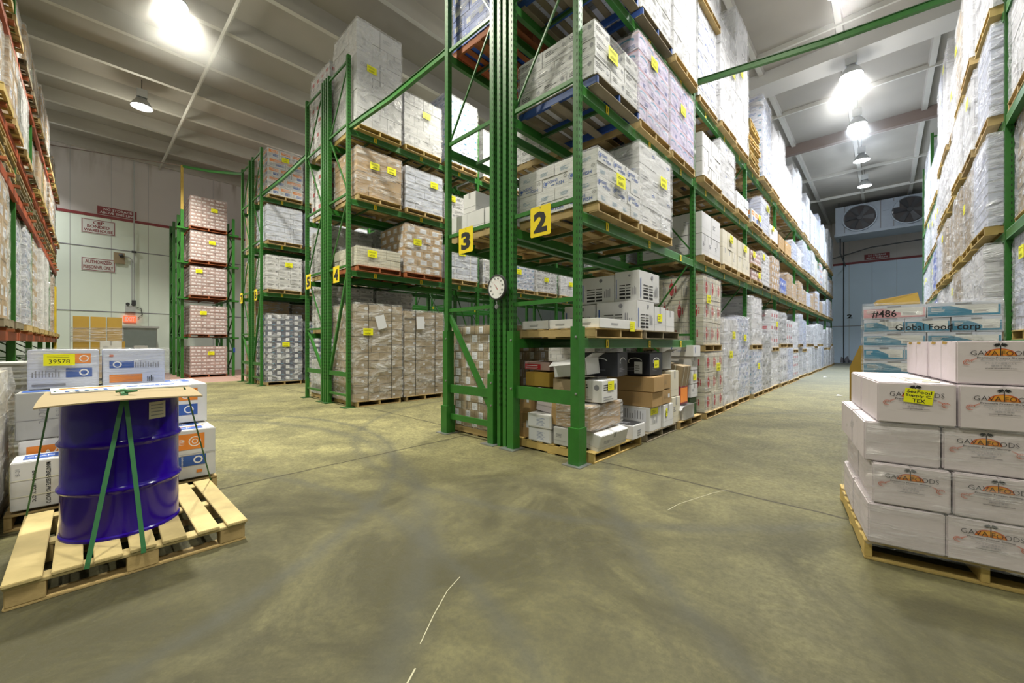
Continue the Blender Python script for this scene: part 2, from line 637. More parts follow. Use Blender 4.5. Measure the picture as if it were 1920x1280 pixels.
# ------------------------------------------------------------------ carton kinds
# style: (w, d, h, body material)
STY = {
    'white': (.40, .30, .25, 'carton_white'), 'whitebig': (.50, .40, .40, 'carton_white'),
    'whitetext': (.42, .32, .22, 'carton_white'), 'cool': (.36, .28, .16, 'carton_cool'),
    'cooltext': (.42, .30, .20, 'carton_cool'), 'ocean': (.40, .30, .15, 'carton_white'),
    'wave': (.36, .26, .26, 'carton_lilac'), 'fish': (.55, .36, .28, 'carton_white'),
    'kraft': (.42, .30, .26, 'carton_kraft'), 'kraftflat': (.50, .36, .17, 'carton_kraft_dull'),
    'kraftlabel': (.36, .30, .19, 'carton_kraft'), 'kraftband': (.36, .30, .13, 'carton_kraft_dull'),
    'kraftmesh': (.36, .30, .20, 'carton_cream'), 'mustard': (.42, .40, .42, 'carton_mustard'),
    'red': (.40, .32, .42, 'carton_cream'), 'bars': (.45, .36, .40, 'carton_white'),
    'navy': (.30, .26, .19, 'carton_navy'), 'pink': (.56, .40, .13, 'carton_pink'),
    'blue': (.40, .30, .24, 'carton_blue'), 'orange': (.45, .32, .30, 'carton_white'),
    'redwhite': (.42, .32, .34, 'carton_white'), 'grey': (.40, .32, .24, 'carton_grey'),
    'barcode': (.42, .34, .30, 'carton_kraft'), 'label486': (.46, .36, .145, 'carton_cool'),
    'cream': (.42, .34, .36, 'carton_cream'),
}
DESC = {
    'white': 'white cartons', 'whitebig': 'large white cartons', 'whitetext': 'white printed cartons', 'cool': 'small bluish white cartons',
    'cooltext': 'bluish printed cartons', 'ocean': 'flat white blue-lettered cartons', 'wave': 'lilac cartons with blue waves',
    'fish': 'white cartons with fish logo', 'kraft': 'brown cartons', 'kraftflat': 'flat dull brown cartons',
    'kraftlabel': 'brown cartons with white labels', 'kraftband': 'flat brown banded cartons', 'kraftmesh': 'cream netted cartons',
    'mustard': 'mustard brown cartons', 'red': 'cream cartons with red emblem', 'bars': 'white cartons with black bars',
    'navy': 'navy cartons with white labels', 'pink': 'pinkish flat cartons', 'blue': 'blue cartons', 'orange': 'white cartons with orange panel',
    'redwhite': 'white cartons with red print', 'grey': 'grey cartons', 'barcode': 'brown cartons with barcode labels',
    'label486': 'blue and white cartons', 'cream': 'cream cartons',
}


def shrimp(F, u, v, s, flip=1):
    m = 'ink_rust'
    F.arc(u, v, s * .5, s * .42, s * .07, m, .2, 5.2, 14)
    F.arc(u, v, s * .30, s * .24, s * .05, m, .4, 4.8, 10)
    for k in range(6):
        t = .5 + k * .75
        a = (u + math.cos(t) * s * .16, v + math.sin(t) * s * .13)
        b = (u + math.cos(t) * s * .46, v + math.sin(t) * s * .38)
        w = s * .025
        F.poly([(a[0] - w, a[1]), (a[0] + w, a[1] + w), (b[0] + w, b[1] + w), (b[0] - w, b[1])], m)
    for dv in (.0, .12):
        F.poly([(u + flip * s * .35, v + s * (.2 + dv)), (u + flip * s * .95, v + s * (.55 + dv)), (u + flip * s * .96, v + s * (.60 + dv)), (u + flip * s * .34, v + s * (.27 + dv))], m)


def gava(F, w, h):
    z = w / .34
    top = h / 2
    b = top - .082       # foot of the sun
    for r, hh, m in ((.060, .040, 'ink_rust'), (.055, .036, 'ink_orange'), (.040, .033, 'ink_sun')):
        F.poly([(r * z * math.cos(PI * k / 12), b + (.010 if m == 'ink_sun' else 0) + (hh - (.010 if m == 'ink_sun' else 0)) * math.sin(PI * k / 12)) for k in range(13)], m)
    F.rect(-.0018, b, .0022, top - .026, 'ink_black')
    for a in (-.75, -.25, .2, .65, 1.2, 1.95, 2.5, 2.95, 3.4, 3.9):
        c, d = math.cos(a) * .030 * z, math.sin(a) * .014
        F.poly([(0, top - .024), (c * .55, top - .024 + d * .5 + .0055), (c, top - .026 + d), (c * .55, top - .024 + d * .5 - .002)], 'ink_black')
    F.text('GAVA', -.062 * z, b + .014, h=.026, w=.104 * z, mat='ink_black', bold=-.012)
    F.text('FOODS', .062 * z, b + .014, h=.026, w=.116 * z, mat='ink_black', bold=-.012)
    F.text('Premium Frozen Shrimp', 0, b - .013, h=.0115, w=.178 * z, mat='ink_black', bold=.012)
    F.text('Manzanillo Tropical Congelado', 0, b - .027, h=.009, w=.15 * z, mat='ink_grey')
    F.text('プレミアム品質のエビ', 0, b - .042, h=.010, w=.118 * z, mat='ink_grey')
    F.text('優質冷凍蝦', 0, b - .056, h=.009, w=.072 * z, mat='ink_grey')
    F.text('www.gavafoods.com', 0, b - .071, h=.0085, w=.118 * z, mat='ink_black', bold=.012)
    shrimp(F, -.126 * z, b - .040, .036)
    shrimp(F, .126 * z, b - .040, .036, -1)


def fish_logo(F, u, v, s, mat='ink_blue'):
    F.ell(u, v, s, s * .45, mat)
    F.poly([(u + s * .8, v), (u + s * 1.5, v + s * .4), (u + s * 1.3, v), (u + s * 1.5, v - s * .4)], mat)
    F.ell(u - s * .1, v - s * .12, s * .6, s * .16, 'ink_white')


def decorate(style, F, side, w, h, rng, detail=True):
    """side 0/2: long sides, 1/3: ends, 4: top; F origin at face centre"""
    g = min(w, h)
    if side == 4:
        F.rect(-w / 2, -.002, w / 2, .002, 'seam')
        if style in ('white', 'whitebig', 'kraft', 'kraftlabel', 'kraftflat', 'barcode', 'whitetext', 'ocean', 'fish'):
            F.rect(-w / 2, -.03, w / 2, .03, 'seam_light' if 'kraft' not in style and style != 'barcode' else 'carton_kraft_dull')
        if style == 'orange':
            F.rect(-w * .38, -h * .30, w * .30, h * .30, 'ink_blue')
            F.text('OCEAN JACK', -w * .03, 0, h=h * .3, w=w * .5, mat='ink_white')
        return
    if style in ('white', 'whitebig', 'cream'):
        if rng.random() < .6:
            F.lines(-w * .36, -h * .05, -w * .02, h * .18, 3, 'ink_grey', rng, fill=.35)
        F.rect(-w / 2, -h * .24, w / 2, -h * .24 + .003, 'seam_light')
        if side in (1, 3):
            F.rect(-.022, h * .2, .022, h / 2, 'seam_light')
    elif style == 'whitetext':
        F.lines(-w * .4, h * .05, w * .15, h * .36, 3, 'ink_black', rng, fill=.42)
        F.lines(-w * .4, -h * .4, w * .4, -h * .18, 2, 'ink_grey', rng, fill=.3)
        F.ell(w * .34, h * .18, g * .13, g * .13, 'ink_grey', 12)
    elif style == 'cool':
        F.rect(-w / 2, h * .38, w / 2, h * .46, 'seam_light')
        F.lines(-w * .3, -h * .2, w * .2, h * .1, 2, 'ink_grey', rng, fill=.25)
    elif style == 'cooltext':
        F.lines(-w * .42, h * .0, w * .3, h * .34, 2, 'ink_blue', rng, fill=.4)
        F.rect(w * .18, -h * .4, w * .40, -h * .16, 'ink_teal')
        F.lines(-w * .42, -h * .4, w * .05, -h * .2, 2, 'ink_grey', rng, fill=.4)
    elif style == 'ocean':
        if side in (0, 2):
            F.arc(-w * .37, h * .02, h * .27, h * .27, h * .05, 'ink_blue', 1.9, 5.0)
            F.ell(-w * .36, h * .02, h * .16, h * .16, 'ink_blue', 14)
            F.text("OCEAN'S", -w * .10, h * .12, h=h * .26, w=w * .40, mat='ink_blue', bold=.02)
            F.text('FISH', w * .18, -h * .20, h=h * .28, w=w * .30, mat='ink_blue', bold=.02)
            F.rect(-w * .16, -h * .24, -w * .02, -h * .17, 'ink_blue')
            F.arc(w * .38, h * .24, h * .15, h * .15, h * .025, 'ink_black')
            F.text('C', w * .38, h * .24, h=h * .12, mat='ink_black')
        else:
            F.lines(-w * .22, -h * .28, w * .2, h * .05, 4, 'ink_teal', rng, fill=.3)
    elif style == 'wave':
        F.rect(-w / 2, h * .40, w / 2, h * .46, 'ink_pink')
        F.ell(-w * .02, h * .12, w * .36, h * .20, 'ink_teal', 18)
        F.ell(-w * .05, h * .05, w * .34, h * .17, 'carton_lilac', 18)
        F.rect(-w * .12, -h * .46, -w * .11, h * .4, 'ink_blue')
        F.lines(w * .05, -h * .4, w * .4, -h * .15, 3, 'ink_blue', rng, fill=.4)
    elif style == 'fish':
        if side in (0, 2):
            fish_logo(F, w * .30, h * .22, g * .16)
            F.text('U.S. FRESH U.S.A.', -w * .10, h * .08, h=h * .10, w=w * .42, mat='ink_grey')
            F.lines(-w * .42, h * .28, -w * .22, h * .38, 2, 'ink_grey', rng, fill=.4)
        else:
            F.lines(-w * .3, -h * .2, w * .3, h * .1, 2, 'ink_grey', rng, fill=.25)
    elif style == 'kraft':
        F.lines(-w * .3, -h * .1, w * .1, h * .15, 3, 'carton_kraft_dull', rng, fill=.35)
        if rng.random() < .5:
            F.rect(w * .15, -h * .1, w * .36, h * .18, 'paper')
    elif style == 'kraftflat':
        F.rect(-w * .12, -h * .18, w * .02, h * .12, 'paper')
        F.rect(-w * .10, -h * .04, -w * .0, h * .0, 'ink_grey')
    elif style == 'kraftlabel':
        F.rect(-w * .30, -h * .30, w * .22, h * .28, 'paper')
        F.lines(-w * .26, -h * .2, w * .1, h * .18, 4, 'ink_grey', rng, fill=.2)
    elif style == 'kraftband':
        F.rect(-w * .30, -h / 2, -w * .285, h / 2, 'strap_white')
        F.rect(w * .26, -h / 2, w * .275, h / 2, 'strap_white')
        if rng.random() < .75:
            F.rect(-w * .2, -h * .42, w * .14, h * .42, 'paper')
            F.lines(-w * .17, -h * .3, w * .1, h * .3, 4, 'ink_grey', rng, fill=.25)
    elif style == 'kraftmesh':
        for k in range(-2, 3):
            F.rect(w * k / 5 - .004, -h / 2, w * k / 5 + .004, h / 2, 'strap_white')
        for k in (-1, 0, 1):
            F.rect(-w / 2, h * k / 3.2 - .004, w / 2, h * k / 3.2 + .004, 'strap_white')
    elif style == 'red':
        F.ell(w * .02, 0, w * .13, h * .30, 'ink_red', 16)
        F.rect(w * .0, -h * .46, w * .04, h * .46, 'ink_red')
        F.rect(w * .0, -h * .46, w * .04, -h * .3, 'ink_black')
        F.rect(-w * .06, h * .05, w * .1, h * .08, 'ink_white')
        F.rect(w * .20, -h * .16, w * .26, h * .16, 'ink_red')
        F.lines(-w * .42, -h * .4, -w * .2, h * .4, 3, 'ink_grey', rng, vert=True, fill=.3)
        F.rect(-w / 2, h * .30, w / 2, h * .32, 'seam_light')
        F.rect(-w / 2, -h * .33, w / 2, -h * .31, 'strap_white')
    elif style == 'bars':
        for k, (b, t) in enumerate(((-.42, .07), (-.30, .07), (-.17, .04), (-.08, .03), (.02, .03))):
            F.rect(-w * .30, h * b, -w * .06, h * (b + t), 'ink_black')
            F.rect(-w * .02, h * b, w * .16, h * (b + t), 'ink_black')
        F.lines(w * .22, -h * .3, w * .42, h * .1, 4, 'ink_grey', rng, vert=True, fill=.4)
        F.ell(w * .12, h * .34, w * .05, w * .05, 'ink_grey', 8)
        F.rect(-w * .44, -h * .4, -w * .41, h * .25, 'ink_blue')
    elif style == 'navy':
        F.rect(-w * .36, -h * .2, w * .05, h * .40, 'paper')
        F.lines(-w * .3, -h * .1, w * .0, h * .3, 3, 'ink_grey', rng, fill=.25)
        F.rect(w * .15, -h * .35, w * .4, -h * .2, 'ink_teal')
    elif style == 'pink':
        for k in range(3):
            F.rect(-w * (.42 - k * .28), -h * .12, -w * (.42 - k * .28) + w * .20, h * .28, 'ink_white')
            F.rect(-w * (.40 - k * .28), -h * .02, -w * (.42 - k * .28) + w * .17, h * .04, 'ink_pink')
    elif style == 'blue':
        F.rect(-w * .38, -h * .32, -w * .05, h * .05, 'ink_white')
        F.lines(w * .02, -h * .2, w * .4, h * .25, 3, 'ink_white', rng, fill=.3)
    elif style == 'orange':
        F.rect(-w * .40, h * .08, w * .40, h * .40, 'ink_orange')
        F.text('WILD', w * .05, h * .24, h=h * .15, mat='ink_white')
        F.arc(w * .28, h * .24, h * .11, h * .11, h * .02, 'ink_white')
        F.rect(-w * .05, -h * .30, w * .40, -h * .02, 'ink_blue')
        F.text('OCEAN JACK', w * .10, -h * .16, h=h * .08, w=w * .2, mat='ink_white')
        F.arc(w * .31, -h * .16, h * .10, h * .10, h * .03, 'ink_white')
        F.lines(-w * .42, -h * .35, -w * .12, h * .0, 6, 'ink_grey', rng, fill=.3)
    elif style == 'redwhite':
        F.rect(-w * .34, -h * .05, w * .12, h * .22, 'ink_red')
        F.lines(-w * .3, -h * .35, w * .3, -h * .12, 3, 'ink_black', rng, fill=.35)
    elif style == 'grey':
        F.lines(-w * .35, h * .05, w * .25, h * .3, 2, 'ink_black', rng, fill=.5)
    elif style == 'barcode':
        F.rect(-w * .30, -h * .30, w * .32, h * .22, 'paper')
        F.lines(w * .06, -h * .22, w * .28, h * .14, 7, 'ink_blue', rng, fill=.45)
        F.rect(-w * .2, -h * .02, w * .0, h * .02, 'ink_grey')
    elif style == 'label486':
        F.rect(-w * .49, -h * .42, w * .49, h * .25, 'ink_teal' if rng.random() < .5 else 'ink_pink')
        F.poly([(-w * .2, h * .3), (w * .3, -h * .3), (w * .46, -h * .3), (w * .46, h * .3)], 'carton_white')
        F.rect(w * .12, -h * .30, w * .44, -h * .02, 'ink_white')
        F.lines(w * .15, -h * .25, w * .42, -h * .05, 3, 'ink_grey', rng, fill=.4)
        F.rect(-w * .1, h * .34, w * .12, h * .44, 'ink_grey')
        F.lines(-w * .44, -h * .1, -w * .2, h * .2, 4, 'ink_white', rng, fill=.4)
    elif style == 'gava':
        if side == 0:
            gava(F, w, h)


def carton_mb(style, w, d, h, body, seed=0, top=True, sides=(0, 1, 2, 3)):
    rng = random.Random(seed * 31 + len(style))
    mb = MB()
    mb.box(-w / 2, w / 2, -d / 2, d / 2, 0, h, body)
    fr = {0: ((0, -d / 2, h / 2), (1, 0, 0), (0, 0, 1), w, h), 1: ((w / 2, 0, h / 2), (0, 1, 0), (0, 0, 1), d, h),
          2: ((0, d / 2, h / 2), (-1, 0, 0), (0, 0, 1), w, h), 3: ((-w / 2, 0, h / 2), (0, -1, 0), (0, 0, 1), d, h)}
    for k in sides:
        c, u, v, a, b = fr[k]
        decorate(style, Face(mb, c, u, v), k, a, b, rng)
    if top:
        decorate(style, Face(mb, (0, 0, h), (1, 0, 0), (0, 1, 0)), 4, w, d, rng)
    return mb


_C = {}


def carton_proto(style, var):
    key = (style, var)
    if key not in _C:
        w, d, h, body = STY[style]
        mb = carton_mb(style, w, d, h, body, var)
        _C[key] = (mb, mb.mesh(style + '_carton'))
    return _C[key]


# ------------------------------------------------------------------ pallets
_B = {}


def board_mesh(mat, w, d, h, seed=0):
    key = (mat, round(w, 3), round(d, 3), round(h, 3))
    if key not in _B:
        mb = MB()
        mb.box(-w / 2, w / 2, -d / 2, d / 2, 0, h, mat)
        _B[key] = mb.mesh('board', bevel=.003)
    return _B[key]


def board_mat(n, mat):
    return 'wood_grey' if mat == 'wood_blue' and n != 'stringer' else mat


def pallet_parts(W, D, mat):
    """W along y, D along x; stringers run along x. list of (name, w(x), d(y), h, x, y, z)"""
    L = []
    for y in (-W / 2 + .02, 0, W / 2 - .02):
        L.append(('stringer', D - .01, .038, .088, 0, y, .016))
    for k in range(7):
        wd = .14 if k in (0, 6) else .095
        x = -D / 2 + wd / 2 + (D - wd) * k / 6 if k in (0, 6) else -D / 2 + .07 + (D - .14) * k / 6
        L.append(('deck_board', wd, W, .016, x, 0, .104))
    for k in (0, 3, 6):
        wd = .12
        x = -D / 2 + .06 + (D - .12) * k / 6
        L.append(('bottom_board', wd, W, .016, x, 0, 0))
    return L


_P = {}


def pallet(loc, W, D, mat, label, near=True, rz=0., group=None, name='wooden_pallet'):
    parts = pallet_parts(W, D, mat)
    if near:
        root = thing(name, loc, label, 'pallet', group, rz)
        for n, w, d, h, x, y, z in parts:
            link(n, board_mesh(board_mat(n, mat), w, d, h), root, (x, y, z))
        return root
    key = (W, D, mat)
    if key not in _P:
        mb = MB()
        for n, w, d, h, x, y, z in parts:
            mb.box(x - w / 2, x + w / 2, y - d / 2, y + d / 2, z, z + h, board_mat(n, mat))
        _P[key] = mb.mesh('pallet')
    return tag(link(name, _P[key], None, loc, rz), label, 'pallet', group)


# ------------------------------------------------------------------ stretch film shells (unit boxes)
_F = {}


def film_mesh(mat, var):
    key = (mat, var)
    if key in _F:
        return _F[key]
    rng = random.Random(var)
    n, nz = 10, 14
    ph = [(rng.uniform(2, 9), rng.uniform(2, 9), rng.uniform(0, 6)) for _ in range(5)]

    def bulge(a, z):
        return sum(math.sin(p * a + q * z + r) for p, q, r in ph) * .0035
    vs, fs = [], []
    ring = []
    for k in range(4 * n):
        s, t = divmod(k, n)
        t = t / n
        ring.append([(-.5 + t, -.5), (.5, -.5 + t), (.5 - t, .5), (-.5, .5 - t)][s])
    for j in range(nz + 1):
        z = j / nz
        for k, (x, y) in enumerate(ring):
            b = 1 + bulge(k * .35, z * 6) + (rng.uniform(-.004, .004))
            if j == nz:
                b *= .975
            vs.append((x * b * 1.012, y * b * 1.012, z if j < nz else 1.012))
    m = 4 * n
    for j in range(nz):
        for k in range(m):
            fs.append((j * m + k, j * m + (k + 1) % m, (j + 1) * m + (k + 1) % m, (j + 1) * m + k))
    fs.append(tuple(nz * m + k for k in range(m)))
    mb = MB()
    mb.add(vs, fs, mat)
    _F[key] = mb.mesh('stretch_wrap')
    return _F[key]


def yellow_tag_mesh(var, mat='yellow_paper'):
    key = ('tag', var, mat)
    if key not in _F:
        rng = random.Random(var)
        mb = MB()
        mb.box(-.001, .001, -.11, .11, -.075, .075, mat)
        F = Face(mb, (.001, 0, 0), (0, 1, 0), (0, 0, 1), .0006)
        F.lines(-.085, .02, .08, .055, 2, 'ink_black', rng, fill=.25)
        F.lines(-.07, -.055, .06, -.005, 7, 'ink_black', rng, vert=True, fill=.35)
        _F[key] = mb.mesh('yellow_tag')
    return _F[key]


# ------------------------------------------------------------------ pallet loads
def load_cells(style, DX, DY, H, seed, ragged=0):
    """perimeter cartons of a stacked load: list of (x, y, z, quarter turns, sx, sy, sz, var)"""
    w, d, h, body = STY[style]
    rng = random.Random(seed)
    nz = max(1, round(H / h))
    sz = H / nz / h * (.955 if 'flat' in style or style == 'pink' else .98)
    out = []
    for j in range(nz):
        swap = (j % 2 == 1)
        a, b = (w, d) if not swap else (d, w)
        nx, ny = max(1, round(DX / a)), max(1, round(DY / b))
        cx, cy = DX / nx, DY / ny
        for i in range(nx):
            for k in range(ny):
                top = j == nz - 1
                if not (i in (0, nx - 1) or k in (0, ny - 1) or top):
                    continue
                if ragged and top and rng.random() < ragged:
                    continue
                x, y = -DX / 2 + cx * (i + .5), -DY / 2 + cy * (k + .5)
                q = rng.choice((0, 2))
                g = .006
                if swap:
                    out.append((x, y, j * H / nz, 1 + q, (cy - g) / w, (cx - g) / d, sz * .995, rng.randrange(2)))
                else:
                    out.append((x, y, j * H / nz, q, (cx - g) / w, (cy - g) / d, sz * .995, rng.randrange(2)))
    return out


_L = {}


def merged_load(style, DX, DY, H, seed):
    key = (style, round(DX, 2), round(DY, 2), round(H, 2), seed % 3)
    if key not in _L:
        mb = MB()
        for x, y, z, q, sx, sy, sz, var in load_cells(style, DX, DY, H, seed % 3):
            T = Matrix.Translation((x, y, z)) @ Matrix.Rotation(q * PI / 2, 4, 'Z') @ Matrix.Diagonal((sx, sy, sz, 1))
            mb.merge(carton_proto(style, var)[0], T)
        _L[key] = mb.mesh(style + '_load')
    return _L[key]


LOADN = [0]


def load(style, loc, DX, DY, H, label, near, film='stretch_film', tagged=0, rz=0., face=1, ragged=0, group=None, strap=None):
    """a film-wrapped stack that moves as one; face=+1: aisle side is +x"""
    LOADN[0] += 1
    seed = LOADN[0]
    name = 'wrapped_load' if film else 'carton_stack'
    rng = random.Random(seed * 7)
    if near:
        root = thing(name, loc, label, 'pallet load', group, rz)
        for x, y, z, q, sx, sy, sz, var in load_cells(style, DX, DY, H, seed, ragged):
            link('carton', carton_proto(style, var)[1], root,
                 (x + rng.uniform(-.006, .006), y + rng.uniform(-.006, .006), z), q * PI / 2 + rng.uniform(-.012, .012), (sx, sy, sz))
    else:
        me = merged_load(style, DX, DY, H, seed)
        root = tag(link(name, me, None, loc, rz), label, 'pallet load', group)
    if film:
        link('stretch_wrap', film_mesh(film, seed % 4), root, (0, 0, -.01), 0, (DX + .025, DY + .025, H * (1 if ragged == 0 else .97) + .015))
    for t in range(tagged):
        o = link('yellow_tag', yellow_tag_mesh(rng.randrange(4)), root,
                 (face * (DX / 2 + .028), rng.uniform(-.3, .3) * DY, H * rng.uniform(.55, .85)), 0 if face > 0 else PI)
        o['label'] = 'yellow paper tag'
    if strap:
        for y in (-DY * .25, DY * .25):
            mb = MB()
            x1 = DX / 2 + .024
            mb.bar((x1, y, 0), (x1, y + .01, H), .003, .012, strap, up=(0, 1, 0))
            mb.bar((-x1, y, H + .01), (x1, y, H + .01), .012, .003, strap)
            link('strap', mb.mesh('strap'), root)
    return root


# ------------------------------------------------------------------ room shell
X0, X1, Y0, Y1, ZC = -25.0, 8.0, -8.0, 37.0, 10.15
mb = MB()
mb.box(X0 - .2, X1 + .2, Y0 - .2, Y1 + .2, -.2, 0, 'concrete_floor')
pmat('chalk', (.34, .32, .23), .8)


def scratch(pts, w):
    for a, b in zip(pts, pts[1:]):
        ax, ay = a
        bx, by = b
        l = math.hypot(bx - ax, by - ay)
        nx, ny = -(by - ay) / l * w * .3, (bx - ax) / l * w * .3
        mb.add([(ax + nx, ay + ny, .0012), (bx + nx, by + ny, .0012), (bx - nx, by - ny, .0012), (ax - nx, ay - ny, .0012)], [(0, 3, 2, 1)], 'chalk')


scratch([(-1.79, 1.46), (-1.74, 1.33), (-1.63, 1.16), (-1.52, 1.01)], .007)
scratch([(-1.42, .92), (-1.37, .84), (-1.33, .80)], .012)
scratch([(-1.05, 4.05), (-1.13, 3.85), (-1.26, 3.40), (-1.28, 3.2)], .008)
scratch([(-2.55, -.25), (-2.40, -.33), (-2.30, -.36)], .006)
o = structure('floor', mb)

mb = MB()
mb.box(X0 - .2, X0, Y0, Y1, 0, 7.0, 'wall_paint')
mb.box(X0 - .2, X0, Y0, Y1, 7.0, ZC, 'wall_upper')
for z in (2.77, 5.56):
    mb.box(X0, X0 + .012, Y0, Y1, z, z + .035, 'ink_grey')
for y in [Y0 + 1.22 * k for k in range(37)]:
    mb.box(X0, X0 + .004, y, y + .015, 0, ZC, 'seam_light')
structure('wall_left', mb)
mb = MB()
mb.box(X0 + .001, X0 + .016, Y0, Y1, 6.90, 7.02, 'sign_red')
structure('trim_1', mb)
mb = MB()
mb.box(X0 - .2, X1 + .2, Y1, Y1 + .2, 0, 7.1, 'wall_blue')
mb.box(X0 - .2, X1 + .2, Y1, Y1 + .2, 7.1, ZC, 'wall_upper')
for x in [X0 + 1.22 * k for k in range(28)]:
    mb.box(x, x + .018, Y1 - .004, Y1, 0, ZC, 'seam_light')
mb.box(X0, X1, Y1 - .012, Y1, 2.62, 2.66, 'ink_grey')
for k in range(10):   # damaged paint low on the wall
    x = -2.3 + k * .22
    mb.add([(x, Y1 - .006, .02), (x + .3, Y1 - .006, .02), (x + .22, Y1 - .006, .35 + .2 * math.sin(k * 2.1)), (x + .05, Y1 - .006, .3 + .15 * math.cos(k))], [(0, 1, 2, 3)], 'ink_grey')
structure('wall_back', mb)
mb = MB()
mb.box(X0, X1, Y1 - .022, Y1 - .001, 7.02, 7.17, 'sign_red')
structure('trim_2', mb)
mb = MB()
mb.box(X1, X1 + .2, Y0, Y1, 0, ZC, 'wall_paint')
structure('wall_right', mb)
mb = MB()
mb.box(X0 - .2, X1 + .2, Y0 - .2, Y0, 0, ZC, 'wall_paint')
structure('wall_front', mb)

# ceiling: precast deck with stems running along the racks
mb = MB()
mb.box(X0 - .2, X1 + .2, Y0 - .2, Y1 + .2, ZC, ZC + .2, 'ceiling_paint')
structure('ceiling', mb)
n = 3
for i in range(17):
    mb = MB()
    x = X0 + .1 + i * 2.0
    if x > -3.2:
        w0, w1, dz = .10, .07, .10
    else:
        w0, w1, dz = .16, .07, .42
    vs = [(x - w0, Y0, ZC), (x + w0, Y0, ZC), (x + w1, Y0, ZC - dz), (x - w1, Y0, ZC - dz), (x - w0, Y1, ZC), (x + w0, Y1, ZC), (x + w1, Y1, ZC - dz), (x - w1, Y1, ZC - dz)]
    mb.add(vs, [(0, 1, 2, 3), (7, 6, 5, 4), (1, 5, 6, 2), (3, 7, 4, 0)], 'ceiling_paint')
    mb.add([vs[3], vs[2], vs[6], vs[7]], [(0, 1, 2, 3)], 'ceiling_trim')
    structure('trim_%d' % n, mb)
    n += 1
for k in range(9):
    y = 1.62 + 4.1 * (k - 1)
    if y > Y1:
        continue
    mb = MB()
    mb.box(-3.3, X1, y - .035, y + .035, ZC - .14, ZC + .01, 'ceiling_trim')
    structure('trim_%d' % n, mb)
    n += 1
mb = MB()
mb.box(-3.3, X1, 14.9, 15.75, ZC - .42, ZC + .01, 'girder_paint')
structure('trim_%d' % n, mb)
mb = MB()
mb.box(-3.3, X1, 21.2, 21.45, ZC - .40, ZC + .01, 'girder_rust')
structure('trim_%d' % (n + 1), mb)

# ceiling conduit over the cross aisle
mb = MB()
mb.tube([(-24.9, 2.15, 9.62), (-12, 2.4, 9.62), (-4, 2.5, 9.62)], .05, 'ceiling_trim')
one('ceiling_pipe', mb, 'long pale pipe under the ceiling crossing above the left aisle ends', 'pipe', smooth=True)


# ------------------------------------------------------------------ lamps
def lamp_meshes():
    a = MB()
    a.box(-.13, .13, -.13, .13, .30, .56, 'lamp_body')
    a.tube([(0, 0, .56), (0, 0, .915)], .012, 'dark_metal', 6)
    b = MB()
    b.lathe([(.28, 0), (.275, .03), (.23, .13), (.16, .23), (.09, .30), (.085, .31), (.08, .30), (.15, .21), (.215, .12), (.262, .02)], 'lamp_body', 32, cap=False)
    c = MB()
    c.lathe([(.0, .0), (.12, -.012), (.22, -.004), (.262, .015), (.0, .02)], 'lamp_glow', 32, cap=False)
    return a.mesh('housing'), b.mesh('reflector', True), c.mesh('lens')


HM, RM, LM = lamp_meshes()
LAMP_LABELS = {
    (-17.98, 1.11): 'round high bay lamp near the far left wall, glowing under the ribs',
    (-11.97, 1.27): 'bright high bay lamp at the top left edge of the picture',
    (-0.7, 15.3): 'high bay lamp in the haze beside the pale ceiling girder',
    (-0.7, 18.9): 'second hazy high bay lamp over the right aisle',
    (-0.7, 22.65): 'high bay lamp over the right aisle, above the farthest one',
    (-0.7, 26.4): 'farthest bluish high bay lamp over the right aisle, nearest the cooler fans',
}
EXTRA = {(-.7, 3.7): 'high bay lamp over the corner post of rack two', (-.7, 7.5): 'high bay lamp above the green tie beam over the right aisle',
         (-.7, 11.4): 'high bay lamp at the top edge of the picture over the right aisle', (-1.2, -1.6): 'high bay lamp over the open crossing behind the viewer',
         (4.6, -.5): 'high bay lamp beyond the shrimp cartons on the right', (4.6, 7.0): 'high bay lamp behind the right edge rack, near end', (4.6, 15.0): 'high bay lamp behind the right edge rack, far end',
         (-6.6, 1.2): 'high bay lamp above the crossing between racks three and four'}
PL = {}
for i, (x, y, c, f) in enumerate(LAMPS):
    lab = LAMP_LABELS.get((x, y)) or EXTRA.get((x, y))
    if lab is None:
        side = 'right aisle' if x > -3 else 'aisle between racks three and four' if x > -8 else 'aisle between racks five and six' if x > -15 else 'aisle near the far left wall'
        lab = 'high bay lamp hanging over the %s, %s' % (side, ['near the crossing', 'a few metres in', 'halfway along', 'far along', 'towards the back'][min(4, max(0, int((y + 4) / 5)))])  # added unseen fill lamps without their own entry are labelled here too
    L = thing('high_bay_lamp', (x, y, 9.23), lab, 'lamp', 'high bay lamps under the ceiling')
    link('housing', HM, L)
    link('reflector', RM, L)
    link('lens', LM, L)
    key = (c, round(f, 2))
    if key not in PL:
        l = bpy.data.lights.new('lamp_light', 'AREA')
        l.shape = 'DISK'
        l.size = .5
        l.spread = math.radians(114)
        l.energy = LAMP_POWER * f
        l.color = c
        g = bpy.data.lights.new('lamp_glow', 'POINT')
        g.energy = GLOW_POWER * f * (2.0 if c is COOL else 1.0)
        g.color = c
        g.shadow_soft_size = .2
        PL[key] = (l, g)
    for q, dz in zip(PL[key], (-.03, -.28)):
        lo = bpy.data.objects.new(q.name.split('.')[0], q)
        COL.objects.link(lo)
        lo.parent = L
        lo.location = (0, 0, dz)

# ------------------------------------------------------------------ racks
PZ = {}


